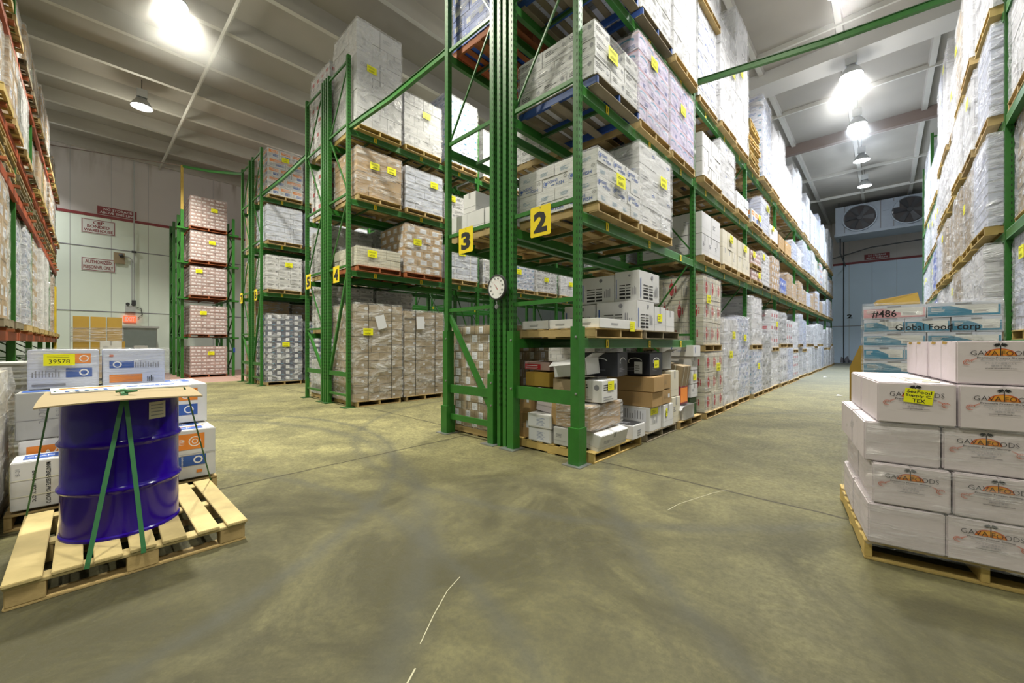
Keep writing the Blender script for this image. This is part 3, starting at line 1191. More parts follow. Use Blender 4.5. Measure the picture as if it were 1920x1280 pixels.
def post_mesh(h, col='green_paint', slots=True, w=.075, d=.075):
    key = (h, col, slots, w)
    if key not in PZ:
        mb = MB()
        mb.box(-w / 2, w / 2, -d / 2, d / 2, 0, h, col)
        if slots:
            z = .55
            while z < h - .1:
                for sx in (1, -1):
                    F = Face(mb, (sx * w / 2, 0, z), (0, sx, 0), (0, 0, 1), .0008)
                    for a in (-.018, .018):
                        F.rect(a - .005, -.016, a + .005, .016, 'slot')
                F = Face(mb, (0, -d / 2, z), (1, 0, 0), (0, 0, 1), .0008)
                F.rect(.012, -.016, .022, .016, 'slot')
                z += .076
        PZ[key] = mb.mesh('upright_post')
    return PZ[key]


def beam_mesh(L, col='green_paint', h=.12):
    key = ('b', L, col, h)
    if key not in PZ:
        mb = MB()
        mb.box(-.025, .028, 0, L, -h, 0, col)
        mb.box(-.034, -.025, 0, L, -h, -.03, col)
        mb.box(.028, .034, -.0, .006, -h - .03, .05, col)
        mb.box(.028, .034, L - .006, L, -h - .03, .05, col)
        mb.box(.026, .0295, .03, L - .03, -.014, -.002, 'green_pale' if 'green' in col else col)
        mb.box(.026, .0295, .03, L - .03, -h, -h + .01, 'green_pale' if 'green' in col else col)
        PZ[key] = mb.mesh('beam')
    return PZ[key]


def bay_label_mesh(t):
    key = ('l', t)
    if key not in PZ:
        mb = MB()
        mb.box(-.001, .001, -.033, .033, -.05, .05, 'sign_yellow')
        Face(mb, (.001, 0, 0), (0, 1, 0), (0, 0, 1), .0006).text(t, 0, 0, h=.06, mat='ink_black', bold=.02)
        PZ[key] = mb.mesh('bay_label')
    return PZ[key]


BAY = 3.66


def rack(xf, dr, y0, nb, levels, H, label, near_bays=2, labels=True, skip=None, depth=1.07, col='green_paint', guard=False, brac=None, group='green pallet racks'):
    """xf: x of the aisle face; dr: direction into the rack (-1 = rack lies to -x)."""
    xi = xf + dr * depth
    root = thing('pallet_rack', (xf + dr * depth / 2, y0, 0), label, 'rack', group)
    ox, oy = root.location.x, root.location.y

    def P(name, mb):
        return link(name, mb.mesh(name, off=(ox, oy, 0)), root)
    for i in range(nb + 1):
        y = y0 + i * BAY + (0 if i else .0)
        near = i <= near_bays
        for s, x in ((1, xf + dr * .0375), (-1, xi - dr * .0375)):
            link('upright_post', post_mesh(H, slots=near), root, (x - ox, y + .0375 - oy, 0))
            if i <= 1:
                mb = MB()
                mb.box(x - .12, x + .12, y - .10, y + .14, 0, .012, 'steel' if guard else 'green_dark')
                P('base_plate', mb)
        # frame bracing
        zs = [.25, .70] + [l + .10 for l in levels] + [H - .12]
        if i == 0 and brac:
            for kind, za, zb in brac:
                mb = MB()
                if kind == 'h':
                    mb.bar((xf + dr * .05, y + .03, za), (xi - dr * .05, y + .03, za), .03, zb, col)
                elif kind == 'o':      # from the outer post down low to the inner post up high
                    mb.bar((xf + dr * .06, y + .05, za), (xi - dr * .06, y + .05, zb), .022, .022, col)
                else:
                    mb.bar((xf + dr * .06, y + .05, za), (xi - dr * .06, y + .05, zb), .05, .07, col)
                P('brace', mb)
        elif i == 0:
            for k, z in enumerate(zs):
                mb = MB()
                t = .10 if k == 1 else .045
                mb.bar((xf + dr * .05, y + .03, z), (xi - dr * .05, y + .03, z), .03, t, col)
                P('brace', mb)
                if k + 1 < len(zs) and k > 0:
                    mb = MB()
                    a, b = (xf, xi) if k % 2 else (xi, xf)
                    if k == 1:
                        a, b = b, a
                    mb.bar((a + (dr * .05 if a == xf else -dr * .05), y + .05, z), (b + (dr * .05 if b == xf else -dr * .05), y + .05, zs[k + 1]), .025 if k > 1 else .05, .025 if k > 1 else .06, col)
                    P('brace', mb)
        elif i <= 4:
            for k in range(len(zs)):
                mb = MB()
                mb.bar((xf + dr * .05, y + .03, zs[k]), (xi - dr * .05, y + .03, zs[k]), .03, .04, col)
                P('brace', mb)
                if k + 1 < len(zs):
                    mb = MB()
                    a, b = (xf, xi) if k % 2 else (xi, xf)
                    mb.bar((a, y + .05, zs[k]), (b, y + .05, zs[k + 1]), .025, .025, col)
                    P('brace', mb)
    for i in range(nb):
        ya = y0 + i * BAY + .08
        for l, z in enumerate(levels):
            if skip and skip(i, l):
                continue
            link('beam', beam_mesh(BAY - .085, col), root, (xf + dr * .035 - ox, ya - oy, z), 0, (-dr, 1, 1))
            link('beam', beam_mesh(BAY - .085, col), root, (xi - dr * .035 - ox, ya - oy, z), 0, (dr, 1, 1))
            if i < near_bays or (l in (1, 2) and i < 5):
                if ('x', depth) not in PZ:
                    mb = MB()
                    mb.bar((-depth / 2 + .05, 0, 0), (depth / 2 - .05, 0, 0), .03, .04, 'green_dark')
                    PZ[('x', depth)] = mb.mesh('cross_bar')
                for t in ((.5, 1.55, 2.0, 3.1) if i < 2 else (1.7,)):
                    link('cross_bar', PZ[('x', depth)], root, (0, ya + t - oy, z - .06))
            if labels and i < 4:
                for s in range(3):
                    link('bay_label', bay_label_mesh(str(s + 1 + 3 * i if i < 1 else s + 1 + 3 * i)), root, (xf + -dr * .001 - ox, ya + .55 + 1.2 * s - oy, z - .065), 0 if dr < 0 else PI)
    return root


LV2 = [1.42, 2.85, 4.28, 5.76]
LV4 = [2.93, 4.46, 5.95]
R2 = rack(-2.465, -1, 3.69, 8, LV2, 7.6, 'long green pallet rack along the right aisle, marked two, white cartons', 3, skip=lambda i, l: l == 0 and i > 0, guard=True,
          brac=[('h', .74, .16), ('h', 1.86, .05), ('h', 2.98, .05), ('h', 4.33, .05), ('h', 5.78, .05), ('h', 7.45, .05), ('o', 5.74, 4.37), ('o', 5.82, 7.4)])
R3 = rack(-4.89, 1, 3.69, 8, [2.90, 4.33, 5.78], 7.6, 'green pallet rack marked three, back to back with rack two', 1, labels=False, guard=True,
          brac=[('h', .26, .08), ('h', .68, .12), ('h', 1.86, .05), ('h', 2.98, .05), ('h', 4.38, .05), ('h', 5.80, .05), ('h', 7.45, .05), ('d', 1.78, .42), ('o', 4.42, 5.76), ('o', 7.4, 5.84)])
R4 = rack(-8.26, -1, 3.69, 5, LV4, 7.5, 'green pallet rack marked four, facing rack three across the aisle', 2)
R5 = rack(-10.69, 1, 3.69, 4, [1.62, 2.95, 4.46, 5.95], 7.5, 'green pallet rack marked five, directly behind rack four', 1, labels=False)
R6 = rack(-14.6, -1, 3.69, 3, [3.03, 4.62, 6.12], 7.7, 'green pallet rack marked six, left of rack five', 1)
R7 = rack(-17.03, 1, 3.69, 3, [1.6, 3.03, 4.62, 6.12], 7.7, 'green pallet rack marked seven, behind rack six', 1, labels=False)
R1 = rack(1.12, 1, 7.95 - BAY, 5, [1.40, 2.79, 4.24, 5.66], 8.3, 'green pallet rack along the right edge, across from rack two', 2, labels=False)


# heavy lower post guards on the end frames of racks two and three
def guards(root, cols):
    ox, oy = root.location.x, root.location.y
    for x, z1, z2 in cols:
        mb = MB()
        mb.box(x - .055, x + .055, 3.665, 3.79, .0, z2, 'green_paint')
        mb.box(x - .07, x + .07, 3.64, 3.80, .0, z1, 'green_paint')
        for z in (z2 - .12, z2 * .45 + .1):
            mb.lathe([(.0, 0), (.014, .0), (.014, .006), (0, .01)], 'steel', 10, Matrix.Translation((x + .02, 3.665, z)) @ Matrix.Rotation(PI / 2, 4, 'X'), cap=False)
        link('post_guard', mb.mesh('post_guard', bevel=.004, off=(ox, oy, 0)), root)


guards(R2, [(-2.50, .42, 1.55), (-3.49, .0001, 1.52)])
guards(R3, [(-4.85, .42, 1.55), (-3.86, .0001, .95)])

# extra row-spacer posts standing between the back-to-back racks
for root, xs_ in ((R2, (-3.615, -3.72)), (R4, (-9.42, -9.53))):
    for x in xs_:
        link('spacer_post', post_mesh(7.5, w=.06, d=.06), root, (x - root.location.x, 3.72 - root.location.y, 0))

# overhead ties between the racks
for nm, p, q, lab in (('tie_beam', (-8.26, 3.75, 5.97), (-4.89, 3.75, 5.85), 'green tie beam spanning the aisle from rack four to rack three'),
                      ('tie_beam', (-2.42, 7.42, 6.03), (1.16, 7.95, 6.0), 'dark green tie beam crossing high above the right aisle'),
                      ('tie_beam', (-14.6, 3.75, 6.19), (-10.69, 3.75, 6.15), 'green tie beam spanning the aisle from rack six to rack five'),
                      ('tie_beam', (-20.3, 2.45, 8.42), (-17.03, 3.73, 7.55), 'pale green tie rod from the tall brown post to rack seven')):
    mb = MB()
    m = (Vector(p) + Vector(q)) / 2 + Vector((0, 0, -.05))
    for a, b in ((p, m), (m, q)):
        mb.bar(a, b, .06, .09, 'green_paint')
        A, B = Vector(a) + Vector((0, 0, .04)), Vector(b) + Vector((0, 0, .04))
        mb.bar(A, B, .085, .012, 'green_dark')
    one(nm, mb, lab, 'beam', 'overhead tie beams')
mb = MB()
mb.tube([(-24.97, -1.2, 9.55), (-22.5, 1.2, 9.0), (-20.3, 2.42, 8.44)], .02, 'girder_rust')
one('brace_cable', mb, 'thin rusty cable from the left wall to the brown post', 'cable')
mb = MB()
mb.tube([(-2.4, 33, 6.9), (-.6, 33.1, 7.35), (1.8, 33, 7.45)], .035, 'dark_metal')
one('overhead_pipe', mb, 'dark pipe crossing the right aisle below the cooler fans', 'pipe')


# number signs on the rack ends
def number_sign(t, x, z, w, h, lab):
    mb = MB()
    c = .014
    ps = [(-w / 2 + c, -h / 2), (w / 2 - c, -h / 2), (w / 2, -h / 2 + c), (w / 2, h / 2 - c), (w / 2 - c, h / 2), (-w / 2 + c, h / 2), (-w / 2, h / 2 - c), (-w / 2, -h / 2 + c)]
    vs = [(a, 0, b) for a, b in ps] + [(a, .004, b) for a, b in ps]
    mb.add(vs, [tuple(range(8)), tuple(range(15, 7, -1))] + [(i, i + 8, (i + 1) % 8 + 8, (i + 1) % 8) for i in range(8)], 'sign_yellow')
    Face(mb, (0, 0, 0), (1, 0, 0), (0, 0, 1), .001).text(t, 0, -.01, h=h * .70, w=w * .66, mat='ink_black', bold=.05)
    mb.lathe([(0, 0), (.007, 0), (.006, .004), (0, .005)], 'steel', 8, Matrix.Translation((0, -.001, h / 2 - .02)) @ Matrix.Rotation(PI / 2, 4, 'X'), cap=False)
    one('number_sign', mb, lab, 'sign', 'yellow rack number signs', (x, 3.66, z))


number_sign('2', -2.985, 2.82, .31, .36, 'largest yellow sign, black two, on the rack nearest the right aisle')
number_sign('3', -4.36, 2.84, .31, .36, 'yellow sign with a black three, just left of the thermometer posts')
number_sign('4', -8.76, 2.88, .31, .36, 'yellow sign with a black four above the tall brown loads')
number_sign('5', -10.40, 2.90, .31, .36, 'yellow sign with a black five, left of the four')
number_sign('6', -15.02, 2.97, .31, .36, 'yellow sign with a black six above the navy load')
number_sign('7', -16.85, 3.0, .31, .36, 'small distant yellow sign with a black seven, leftmost')

# thermometer
th = thing('dial_thermometer', (-3.665, 3.60, 2.09), 'round white dial thermometer hung on the green posts', 'thermometer')
mb = MB()
RX = Matrix.Rotation(PI / 2, 4, 'X')
mb.lathe([(.0, -.03), (.165, -.03), (.17, -.01), (.165, .01), (.148, .012), (.146, .004), (0, .004)], 'dark_metal', 40, RX, cap=False)
link('case', mb.mesh('case', True), th)
mb = MB()
mb.lathe([(0, .006), (.147, .006)], 'ink_white', 40, RX, cap=False)
F = Face(mb, (0, -.006, 0), (1, 0, 0), (0, 0, 1), .001)
for k, t in enumerate(('-60', '-40', '-20', '0', '20', '40', '60', '80', '100', '120')):
    a = math.radians(232 - k * 31.5)
    F.text(t.replace('-', ''), math.cos(a) * .112, math.sin(a) * .112, h=.022, mat='ink_black', bold=.01)
for k in range(46):
    a = math.radians(232 - k * 6.3)
    r0, r1 = .082, .09
    c, s = math.cos(a), math.sin(a)
    F.poly([(c * r0 - s * .0008, s * r0 + c * .0008), (c * r0 + s * .0008, s * r0 - c * .0008), (c * r1 + s * .0008, s * r1 - c * .0008), (c * r1 - s * .0008, s * r1 + c * .0008)], 'ink_red')
link('dial', mb.mesh('dial'), th)
mb = MB()
F = Face(mb, (0, -.010, 0), (1, 0, 0), (0, 0, 1), .001)
a = math.radians(128)
c, s = math.cos(a), math.sin(a)
F.poly([(-c * .035 - s * .005, -s * .035 + c * .005), (-c * .035 + s * .005, -s * .035 - c * .005), (c * .09, s * .09)], 'ink_red')
F.ell(0, 0, .008, .008, 'ink_black', 12)
link('needle', mb.mesh('needle'), th)
mb = MB()
mb.tube([(-.01, .01, -.16), (.0, .0, -.20), (.01, -.005, -.23)], .003, 'steel', 6)
mb.lathe([(0, -.01), (.03, -.01), (.03, .01), (0, .012)], 'steel', 20, Matrix.Translation((.012, -.01, -.255)) @ RX, cap=False)
link('hanging_tag', mb.mesh('hanging_tag'), th)

# ------------------------------------------------------------------ what stands in the racks
NUM = {'1': 'one', '2': 'two', '3': 'three', '4': 'four', '5': 'five', '6': 'six', '7': 'seven'}
LEVW = ['on the floor', 'lowest shelf', 'second shelf', 'third shelf', 'top shelf', 'topmost shelf']
BAYW = ['first bay', 'second bay', 'third bay', 'fourth bay', 'fifth bay', 'sixth bay', 'seventh bay', 'eighth bay']
SLW = ['nearest', 'middle', 'farthest']


def slot(rk, xf, dr, y0, bay, sl, z, lev, style, H, near, film='stretch_film', pal='wood', tags=0, stacked='', ragged=0, dx=1.14, dy=1.06, over=.07, strap=None, palh=.12, tall=None):
    """a pallet and its load in one rack slot; xf aisle face, dr direction into the rack"""
    xc = xf + dr * (1.2 / 2 - over)
    yc = y0 + bay * BAY + .14 + .57 + sl * 1.165
    rng = random.Random(int(yc * 100) + int(z * 10))
    yc += rng.uniform(-.02, .02)
    xc += rng.uniform(-.03, .03)
    rz = rng.uniform(-.012, .012)
    rw = NUM.get(rk, rk)
    where = '%s of %s, %s, %s' % (LEVW[lev] if lev else 'floor', 'rack ' + rw if rk in NUM else rw, BAYW[bay], SLW[sl])
    if stacked:
        where += ', ' + stacked
    pallet((xc, yc, z), 1.04, 1.2, pal, 'pallet under %s, %s' % (DESC[style], where), near, rz, group='pallets in %s rack' % rw)
    return load(style, (xc, yc, z + palh), dx, dy, H, '%s, %s' % (DESC[style], where), near, film, tags, rz, -dr, ragged, 'pallet loads in %s rack' % rw, strap)


r2 = dict(rk='2', xf=-2.465, dr=-1, y0=3.69)


def S2(bay, sl, z, lev, style, H, **k):
    slot(r2['rk'], r2['xf'], r2['dr'], r2['y0'], bay, sl, z, lev, style, H, k.pop('near', bay < 2), **k)


# rack two, first bay
S2(0, 0, LV2[1], 2, 'ocean', .60, film='stretch_film_light', tags=1, dx=1.20, dy=1.08, over=.13)
S2(0, 1, LV2[1], 2, 'fish', 1.12, film='stretch_film', tags=1, over=.12)
S2(0, 0, LV2[2], 3, 'whitetext', .62, pal='wood_blue', tags=1, over=.14, ragged=.2)
S2(0, 1, LV2[2], 3, 'wave', 1.20, tags=1, over=.10)
S2(0, 2, LV2[2], 3, 'wave', 1.22, tags=1, over=.08)
S2(0, 0, LV2[3], 4, 'cool', 1.6, pal='wood_blue', over=.1)
S2(0, 1, LV2[3], 4, 'whitetext', 1.7, pal='wood_blue', over=.1)
S2(0, 2, LV2[3], 4, 'whitebig', 1.9, film='stretch_film_heavy', over=.1)
# second bay
S2(1, 0, 0, 0, 'red', 1.08, film='stretch_film_light', tags=1, over=.14, stacked='lower')
S2(1, 0, 1.22, 0, 'red', 1.26, film='stretch_film_light', tags=1, over=.14, stacked='upper')
S2(1, 1, 0, 0, 'white', 1.75, film='stretch_film_heavy', tags=2, over=.12)
S2(1, 2, 0, 0, 'cooltext', 1.85, film='stretch_film_heavy', tags=1, over=.12)
S2(1, 0, LV2[1], 2, 'whitebig', .80, film=None, over=.12)
S2(1, 1, LV2[1], 2, 'cream', .72, film=None, tags=1, over=.12)
S2(1, 2, LV2[1], 2, 'cream', .72, film=None, tags=1, over=.12)
S2(1, 0, LV2[2], 3, 'white', .80, film=None, over=.10)
S2(1, 1, LV2[2], 3, 'fish', 1.12, over=.08)
S2(1, 2, LV2[2], 3, 'white', .40, film=None, over=.08)
S2(1, 0, LV2[3], 4, 'ocean', 1.65, over=.06)
S2(1, 0, LV2[3] + 1.79, 4, 'whitebig', .8, over=.12, stacked='upper')
S2(1, 1, LV2[3], 4, 'white', 2.1, film='stretch_film_heavy', tags=1, over=.08)
S2(1, 2, LV2[3], 4, 'whitebig', 3.0, film='stretch_film_heavy', tags=1, over=.10)
# third bay
S2(2, 0, 0, 0, 'cooltext', 1.08, film='stretch_film_heavy', over=.12, tags=1, stacked='lower')
S2(2, 0, 1.22, 0, 'whitebig', 1.2, film='stretch_film_heavy', over=.12, stacked='upper')
S2(2, 1, 0, 0, 'grey', 1.5, film='stretch_film_heavy', over=.12)
S2(2, 2, 0, 0, 'white', 1.0, film='stretch_film_heavy', over=.12, stacked='lower')
S2(2, 2, 1.14, 0, 'redwhite', 1.1, over=.1, tags=1, stacked='upper')
S2(2, 0, LV2[1], 2, 'pink', .26, film=None, over=.1, tags=1, stacked='lower')
S2(2, 0, LV2[1] + .40, 2, 'pink', .34, film=None, over=.1, tags=1, stacked='upper')
S2(2, 1, LV2[1], 2, 'whitetext', .9, over=.1, tags=1, pal='wood_grey')
S2(2, 2, LV2[1], 2, 'kraftlabel', .95, over=.1)
S2(2, 0, LV2[2], 3, 'orange', .34, film=None, over=.1, tags=1)
S2(2, 1, LV2[2], 3, 'cool', .95, tags=2, over=.1)
S2(2, 2, LV2[2], 3, 'white', .45, film=None, tags=1, over=.1)
S2(2, 1, LV2[3], 4, 'cooltext', 2.2, film='stretch_film_heavy', over=.1)
S2(2, 2, LV2[3], 4, 'whitebig', 1.9, film='stretch_film_heavy', over=.1)
# pallet stack standing on the top shelf
for k in range(9):
    pallet((-3.0 + .02 * math.sin(k * 2), 11.58 + .02 * math.cos(k * 3), LV2[3] + k * .13), 1.04, 1.2, ['wood', 'wood_yellow'][k % 2],
           'empty pallet %s on the top shelf of rack two' % ['at the bottom of the pile', 'second in the pile', 'third in the pile', 'fourth in the pile', 'mid pile', 'sixth in the pile', 'seventh in the pile', 'next to topmost in the pile', 'topmost in the pile'][k], False, .03 * math.sin(k), group='pile of empty pallets')

rngf = random.Random(21)
TOPS = ['white', 'whitebig', 'cool', 'cooltext', 'whitetext', 'white', 'fish']
MIDS = ['white', 'kraft', 'cool', 'whitetext', 'kraftlabel', 'orange', 'cooltext', 'whitebig', 'cream']
LOWS = ['white', 'cool', 'cooltext', 'redwhite', 'grey', 'whitebig', 'bars', 'whitetext']
for bay in range(3, 8):
    for sl in range(3):
        S2(bay, sl, LV2[3], 4, rngf.choice(TOPS), rngf.choice((1.2, 1.5, 1.9, 2.2)), film='stretch_film_heavy', over=.1)
        st = 'kraft' if (bay, sl) in ((3, 0), (3, 1)) else rngf.choice(MIDS)
        S2(bay, sl, LV2[2], 3, st, .45 if (bay, sl) in ((3, 0), (3, 1)) else rngf.choice((.7, 1.0, 1.15)), film=None if bay == 3 and sl < 2 else 'stretch_film_heavy', over=.1)
        st = 'blue' if (bay, sl) == (3, 0) else 'kraft' if (bay, sl) in ((3, 1), (3, 2), (4, 0)) else rngf.choice(MIDS)
        S2(bay, sl, LV2[1], 2, st, .48 if (bay, sl) == (3, 0) else rngf.choice((.6, .8, 1.0)), film='stretch_film', over=.1)
        a = rngf.choice((.9, 1.0, 1.1))
        S2(bay, sl, 0, 0, rngf.choice(LOWS), a, film='stretch_film_heavy', over=.12, stacked='lower')
        S2(bay, sl, a + .14, 0, rngf.choice(LOWS), rngf.choice((.8, 1.0, 1.15)), film='stretch_film_heavy', over=.1, stacked='upper')

# rack two first bay, lowest shelf: loose cartons and pallets
ZL = LV2[0]
pallet((-3.0, 4.50, ZL), 1.20, 1.25, 'wood', 'pallet on the lowest shelf of rack two, nearest the end', True)
pallet((-3.0, 5.80, ZL), 1.20, 1.25, 'wood_grey', 'pallet on the lowest shelf of rack two, beside the nearest one', True)

# ------------------------------------------------------------------ single cartons
_K = [0]


def carton(name, style, x0, x1, y0, y1, z0, z1, label, body=None, rz=0., tilt=(0, 0), draw=None, open_top=False, group=None, bev=.006, face=0):
    """one carton as its own thing; draw(Fdict) adds print. face: which side is the decorated front"""
    _K[0] += 1
    w, d, h = x1 - x0, y1 - y0, z1 - z0
    b = body or STY[style][3]
    core = MB()
    if open_top:
        t = .006
        core.box(-w / 2, w / 2, -d / 2, d / 2, 0, t, b)
        core.box(-w / 2, -w / 2 + t, -d / 2, d / 2, 0, h, b)
        core.box(w / 2 - t, w / 2, -d / 2, d / 2, 0, h, b)
        core.box(-w / 2, w / 2, -d / 2, -d / 2 + t, 0, h, b)
        core.box(-w / 2, w / 2, d / 2 - t, d / 2, 0, h, b)
        core.add([(w / 2, -d / 2, h), (w / 2, d / 2, h), (w / 2 + .10, d / 2, h + .05), (w / 2 + .10, -d / 2, h + .05)], [(0, 1, 2, 3), (3, 2, 1, 0)], b)
        core.add([(-w / 2, -d / 2, h), (w / 2, -d / 2, h), (w / 2, -d / 2 - .12, h - .06), (-w / 2, -d / 2 - .12, h - .06)], [(0, 1, 2, 3), (3, 2, 1, 0)], b)
        bev = 0
    else:
        core.box(-w / 2, w / 2, -d / 2, d / 2, 0, h, b)
    o = link(name, core.mesh(name, bevel=bev), None, ((x0 + x1) / 2, (y0 + y1) / 2, z0), rot=(tilt[0], tilt[1], rz))
    tag(o, label, 'box', group)
    pr = MB()
    fr = {0: ((0, -d / 2, h / 2), (1, 0, 0), (0, 0, 1), w, h), 1: ((w / 2, 0, h / 2), (0, 1, 0), (0, 0, 1), d, h),
          2: ((0, d / 2, h / 2), (-1, 0, 0), (0, 0, 1), w, h), 3: ((-w / 2, 0, h / 2), (0, -1, 0), (0, 0, 1), d, h), 4: ((0, 0, h), (1, 0, 0), (0, 1, 0), w, d)}
    rng = random.Random(_K[0])
    if style and not open_top:
        for k in range(5):
            c, u, v, a, e = fr[k]
            decorate(style, Face(pr, c, u, v, .0015), k, a, e, rng)
    if draw:
        draw({k: Face(pr, q[0], q[1], q[2], .002) for k, q in fr.items()}, w, d, h)
    if pr.v:
        link('print', pr.mesh('print'), o)
    return o


def stick(o, w, d, h, side, u, v, mat='yellow_paper', s=(.16, .11), lines=None, name='yellow_tag', rot=0.):
    """a paper sticker on a single carton"""
    fr = {0: ((0, -d / 2, h / 2), (1, 0, 0), (0, 0, 1)), 1: ((w / 2, 0, h / 2), (0, 1, 0), (0, 0, 1)), 3: ((-w / 2, 0, h / 2), (0, -1, 0), (0, 0, 1))}
    mb = MB()
    F = Face(mb, *fr[side], .006)
    c, q = math.cos(rot), math.sin(rot)
    a, b = s[0] / 2, s[1] / 2
    F.poly([(u + x * c - y * q, v + x * q + y * c) for x, y in ((-a, -b), (a, -b), (a, b), (-a, b))], mat)
    if lines:
        for k, t in enumerate(lines):
            F.text(t, u + q * 0, v + b - s[1] * (k + .5) / len(lines), h=s[1] / len(lines) * .72, w=s[0] * (.9 if len(t) > 4 else .45), mat='ink_black', bold=.02, rot=rot)
    else:
        F.lines(u - a * .8, v - b * .5, u + a * .7, v + b * .6, 3, 'ink_black', random.Random(3), fill=.25)
    p = link(name, mb.mesh(name), o)
    p['label'] = 'yellow paper tag' if mat == 'yellow_paper' else 'white paper label'


G2 = 'cartons on the lowest shelf of rack two'
zb = ZL + .12
c = carton('carton', 'bars', -3.58, -3.04, 4.98, 5.55, zb, zb + .38, 'lilac white carton with black bars, inner end of the lower row on rack two shelf', group=G2)
c = carton('carton', 'bars', -3.02, -2.40, 4.98, 5.52, zb, zb + .40, 'lower white carton with black bars and a dangling flap, lowest shelf of rack two', group=G2)
c = carton('carton', 'bars', -3.34, -2.78, 5.06, 5.56, zb + .40, zb + .79, 'upper shaded white carton with black bars on the lowest shelf of rack two', group=G2)
c = carton('carton', 'bars', -2.77, -2.41, 5.06, 5.72, zb + .405, zb + .82, 'upper brightly lit white carton nearest the aisle, lowest shelf of rack two', group=G2)
c = carton('carton', 'white', -2.84, -2.42, 5.58, 5.98, zb, zb + .36, 'white carton with a yellow tag behind the barred ones, rack two shelf', group=G2)
stick(c, .42, .40, .36, 1, -.02, .02)
c = carton('carton', 'white', -2.82, -2.43, 6.02, 6.34, zb, zb + .33, 'last small white carton on the lowest shelf of rack two', group=G2)
FL = 'flat cartons on the lowest shelf'
for k, (xa, xb) in enumerate(((-3.56, -3.12), (-3.10, -2.74), (-2.72, -2.37))):
    c = carton('flat_carton', None, xa, xb, 3.98, 4.90, zb, zb + .115, ['long flat white carton innermost on the lowest shelf of rack two', 'middle flat white carton on the lowest shelf of rack two', 'flat white carton at the aisle edge with a hanging yellow tag'][k], body='carton_white', group=FL,
               draw=lambda F, w, d, h: (F[1].lines(-.2, -.015, .0, .015, 2, 'ink_grey', random.Random(5), fill=.4), F[0].lines(-.08, -.015, .08, .015, 2, 'ink_grey', random.Random(5), fill=.4)))
stick(c, .35, .92, .115, 1, .34, -.02, s=(.13, .13))

# rack two first bay, floor: loose cartons on pallets
pallet((-2.98, 4.46, 0), 1.20, 1.22, 'wood_yellow', 'yellowish pallet on the floor at the end of rack two under loose boxes', True)
pallet((-2.96, 5.72, 0), 1.06, 1.2, 'wood_grey', 'dark pallet on the floor of rack two under the long brown boxes', True)
pallet((-2.94, 6.86, 0), 1.02, 1.2, 'wood', 'pallet on the floor of rack two under the red box', True)
GL = 'loose boxes on the floor of rack two'
C = carton
C('carton', 'kraft', -3.56, -3.36, 3.92, 4.30, .12, .45, 'lower brown carton in the dark inner corner of rack two floor', group=GL)
C('carton', 'kraft', -3.56, -3.37, 3.93, 4.28, .45, .78, 'brown carton above another in the inner corner of rack two floor', group=GL)


def slip(F, w, d, h):
    F[0].rect(-w * .45, -h * .4, w * .45, h * .42, 'paper')
    F[0].lines(-w * .1, -h * .3, w * .4, h * .3, 6, 'ink_blue', random.Random(4), fill=.25)


C('carton', None, -3.345, -2.99, 3.86, 4.2, .12, .29, 'lower of two small cartons with typed white labels, end of rack two', body='carton_white', draw=slip, group=GL)
C('carton', None, -3.35, -2.985, 3.85, 4.19, .295, .47, 'upper of two small cartons with typed white labels, end of rack two', body='carton_white', draw=slip, rz=.03, group=GL)
C('carton', 'white', -2.95, -2.66, 3.87, 4.12, .13, .34, 'small torn white carton beside the corner post of rack two', rz=-.04, group=GL)
C('carton', 'kraft', -3.02, -2.56, 3.90, 4.36, .35, .63, 'crumpled brown carton behind the corner post of rack two', rz=.05, tilt=(0, .06), group=GL)
C('carton', 'white', -3.32, -3.05, 3.98, 4.3, .48, .78, 'upright white carton leaning in the middle of the rack two pile', tilt=(0, .12), body='carton_rose', group=GL)
C('carton', 'kraft', -3.04, -2.60, 3.98, 4.4, .68, .92, 'dark brown carton under the open white box, end of rack two', body='carton_kraft_dull', group=GL)
C('carton', None, -3.50, -3.10, 3.98, 4.38, .80, .98, 'greenish brown carton at the inner side of the rack two pile', body='carton_mustard', group=GL)
C('carton', 'white', -3.02, -2.58, 3.98, 4.36, .96, 1.16, 'open white box tilted on top of the pile, end of rack two', open_top=True, rz=.12, tilt=(0, -.12), group=GL)


def redfront(F, w, d, h):
    F[0].rect(-w * .48, -h * .4, w * .15, h * .25, 'ink_red')
    F[0].lines(-w * .42, h * .02, w * .08, h * .14, 1, 'ink_white', random.Random(6), fill=.6)
    F[0].lines(-w * .45, -h * .3, w * .1, -h * .05, 3, 'ink_white', random.Random(5), fill=.3)


C('carton', None, -3.60, -3.17, 4.08, 4.5, 1.00, 1.11, 'flat pink and red carton on the inner side of rack two', body='carton_pink', draw=redfront, group=GL)
o = C('carton', 'whitetext', -2.82, -2.40, 4.05, 4.46, .66, .92, 'white carton with a yellow tag beside the corner post, aisle side', group=GL, rz=.05)
stick(o, .42, .41, .26, 1, .02, .06)
ld = load('kraft', (-2.66, 4.24, .36), .46, .72, .28, 'bundle of brown cartons in crinkled film beside the corner post', True, 'stretch_film_heavy', 0)
C('carton', 'white', -2.64, -2.38, 3.96, 4.62, .13, .33, 'long white box lid tilted at the pallet edge by the corner post', tilt=(0, .22), group=GL)


def darktop(F, w, d, h):
    F[4].rect(-w * .45, -d * .45, w * .45, d * .45, 'ink_black')
    F[4].lines(-w * .3, -d * .2, w * .2, d * .1, 2, 'ink_grey', random.Random(5), fill=.4)
    F[1].lines(-d * .15, -h * .3, d * .15, h * .2, 3, 'ink_grey', random.Random(5), fill=.4)
    F[0].rect(-w * .1, -h * .2, w * .1, h * .2, 'seam_light')


C('carton', None, -2.68, -2.34, 4.74, 5.10, .12, .30, 'small white carton with a dark printed top at the pallet edge', body='carton_white', draw=darktop, group=GL)


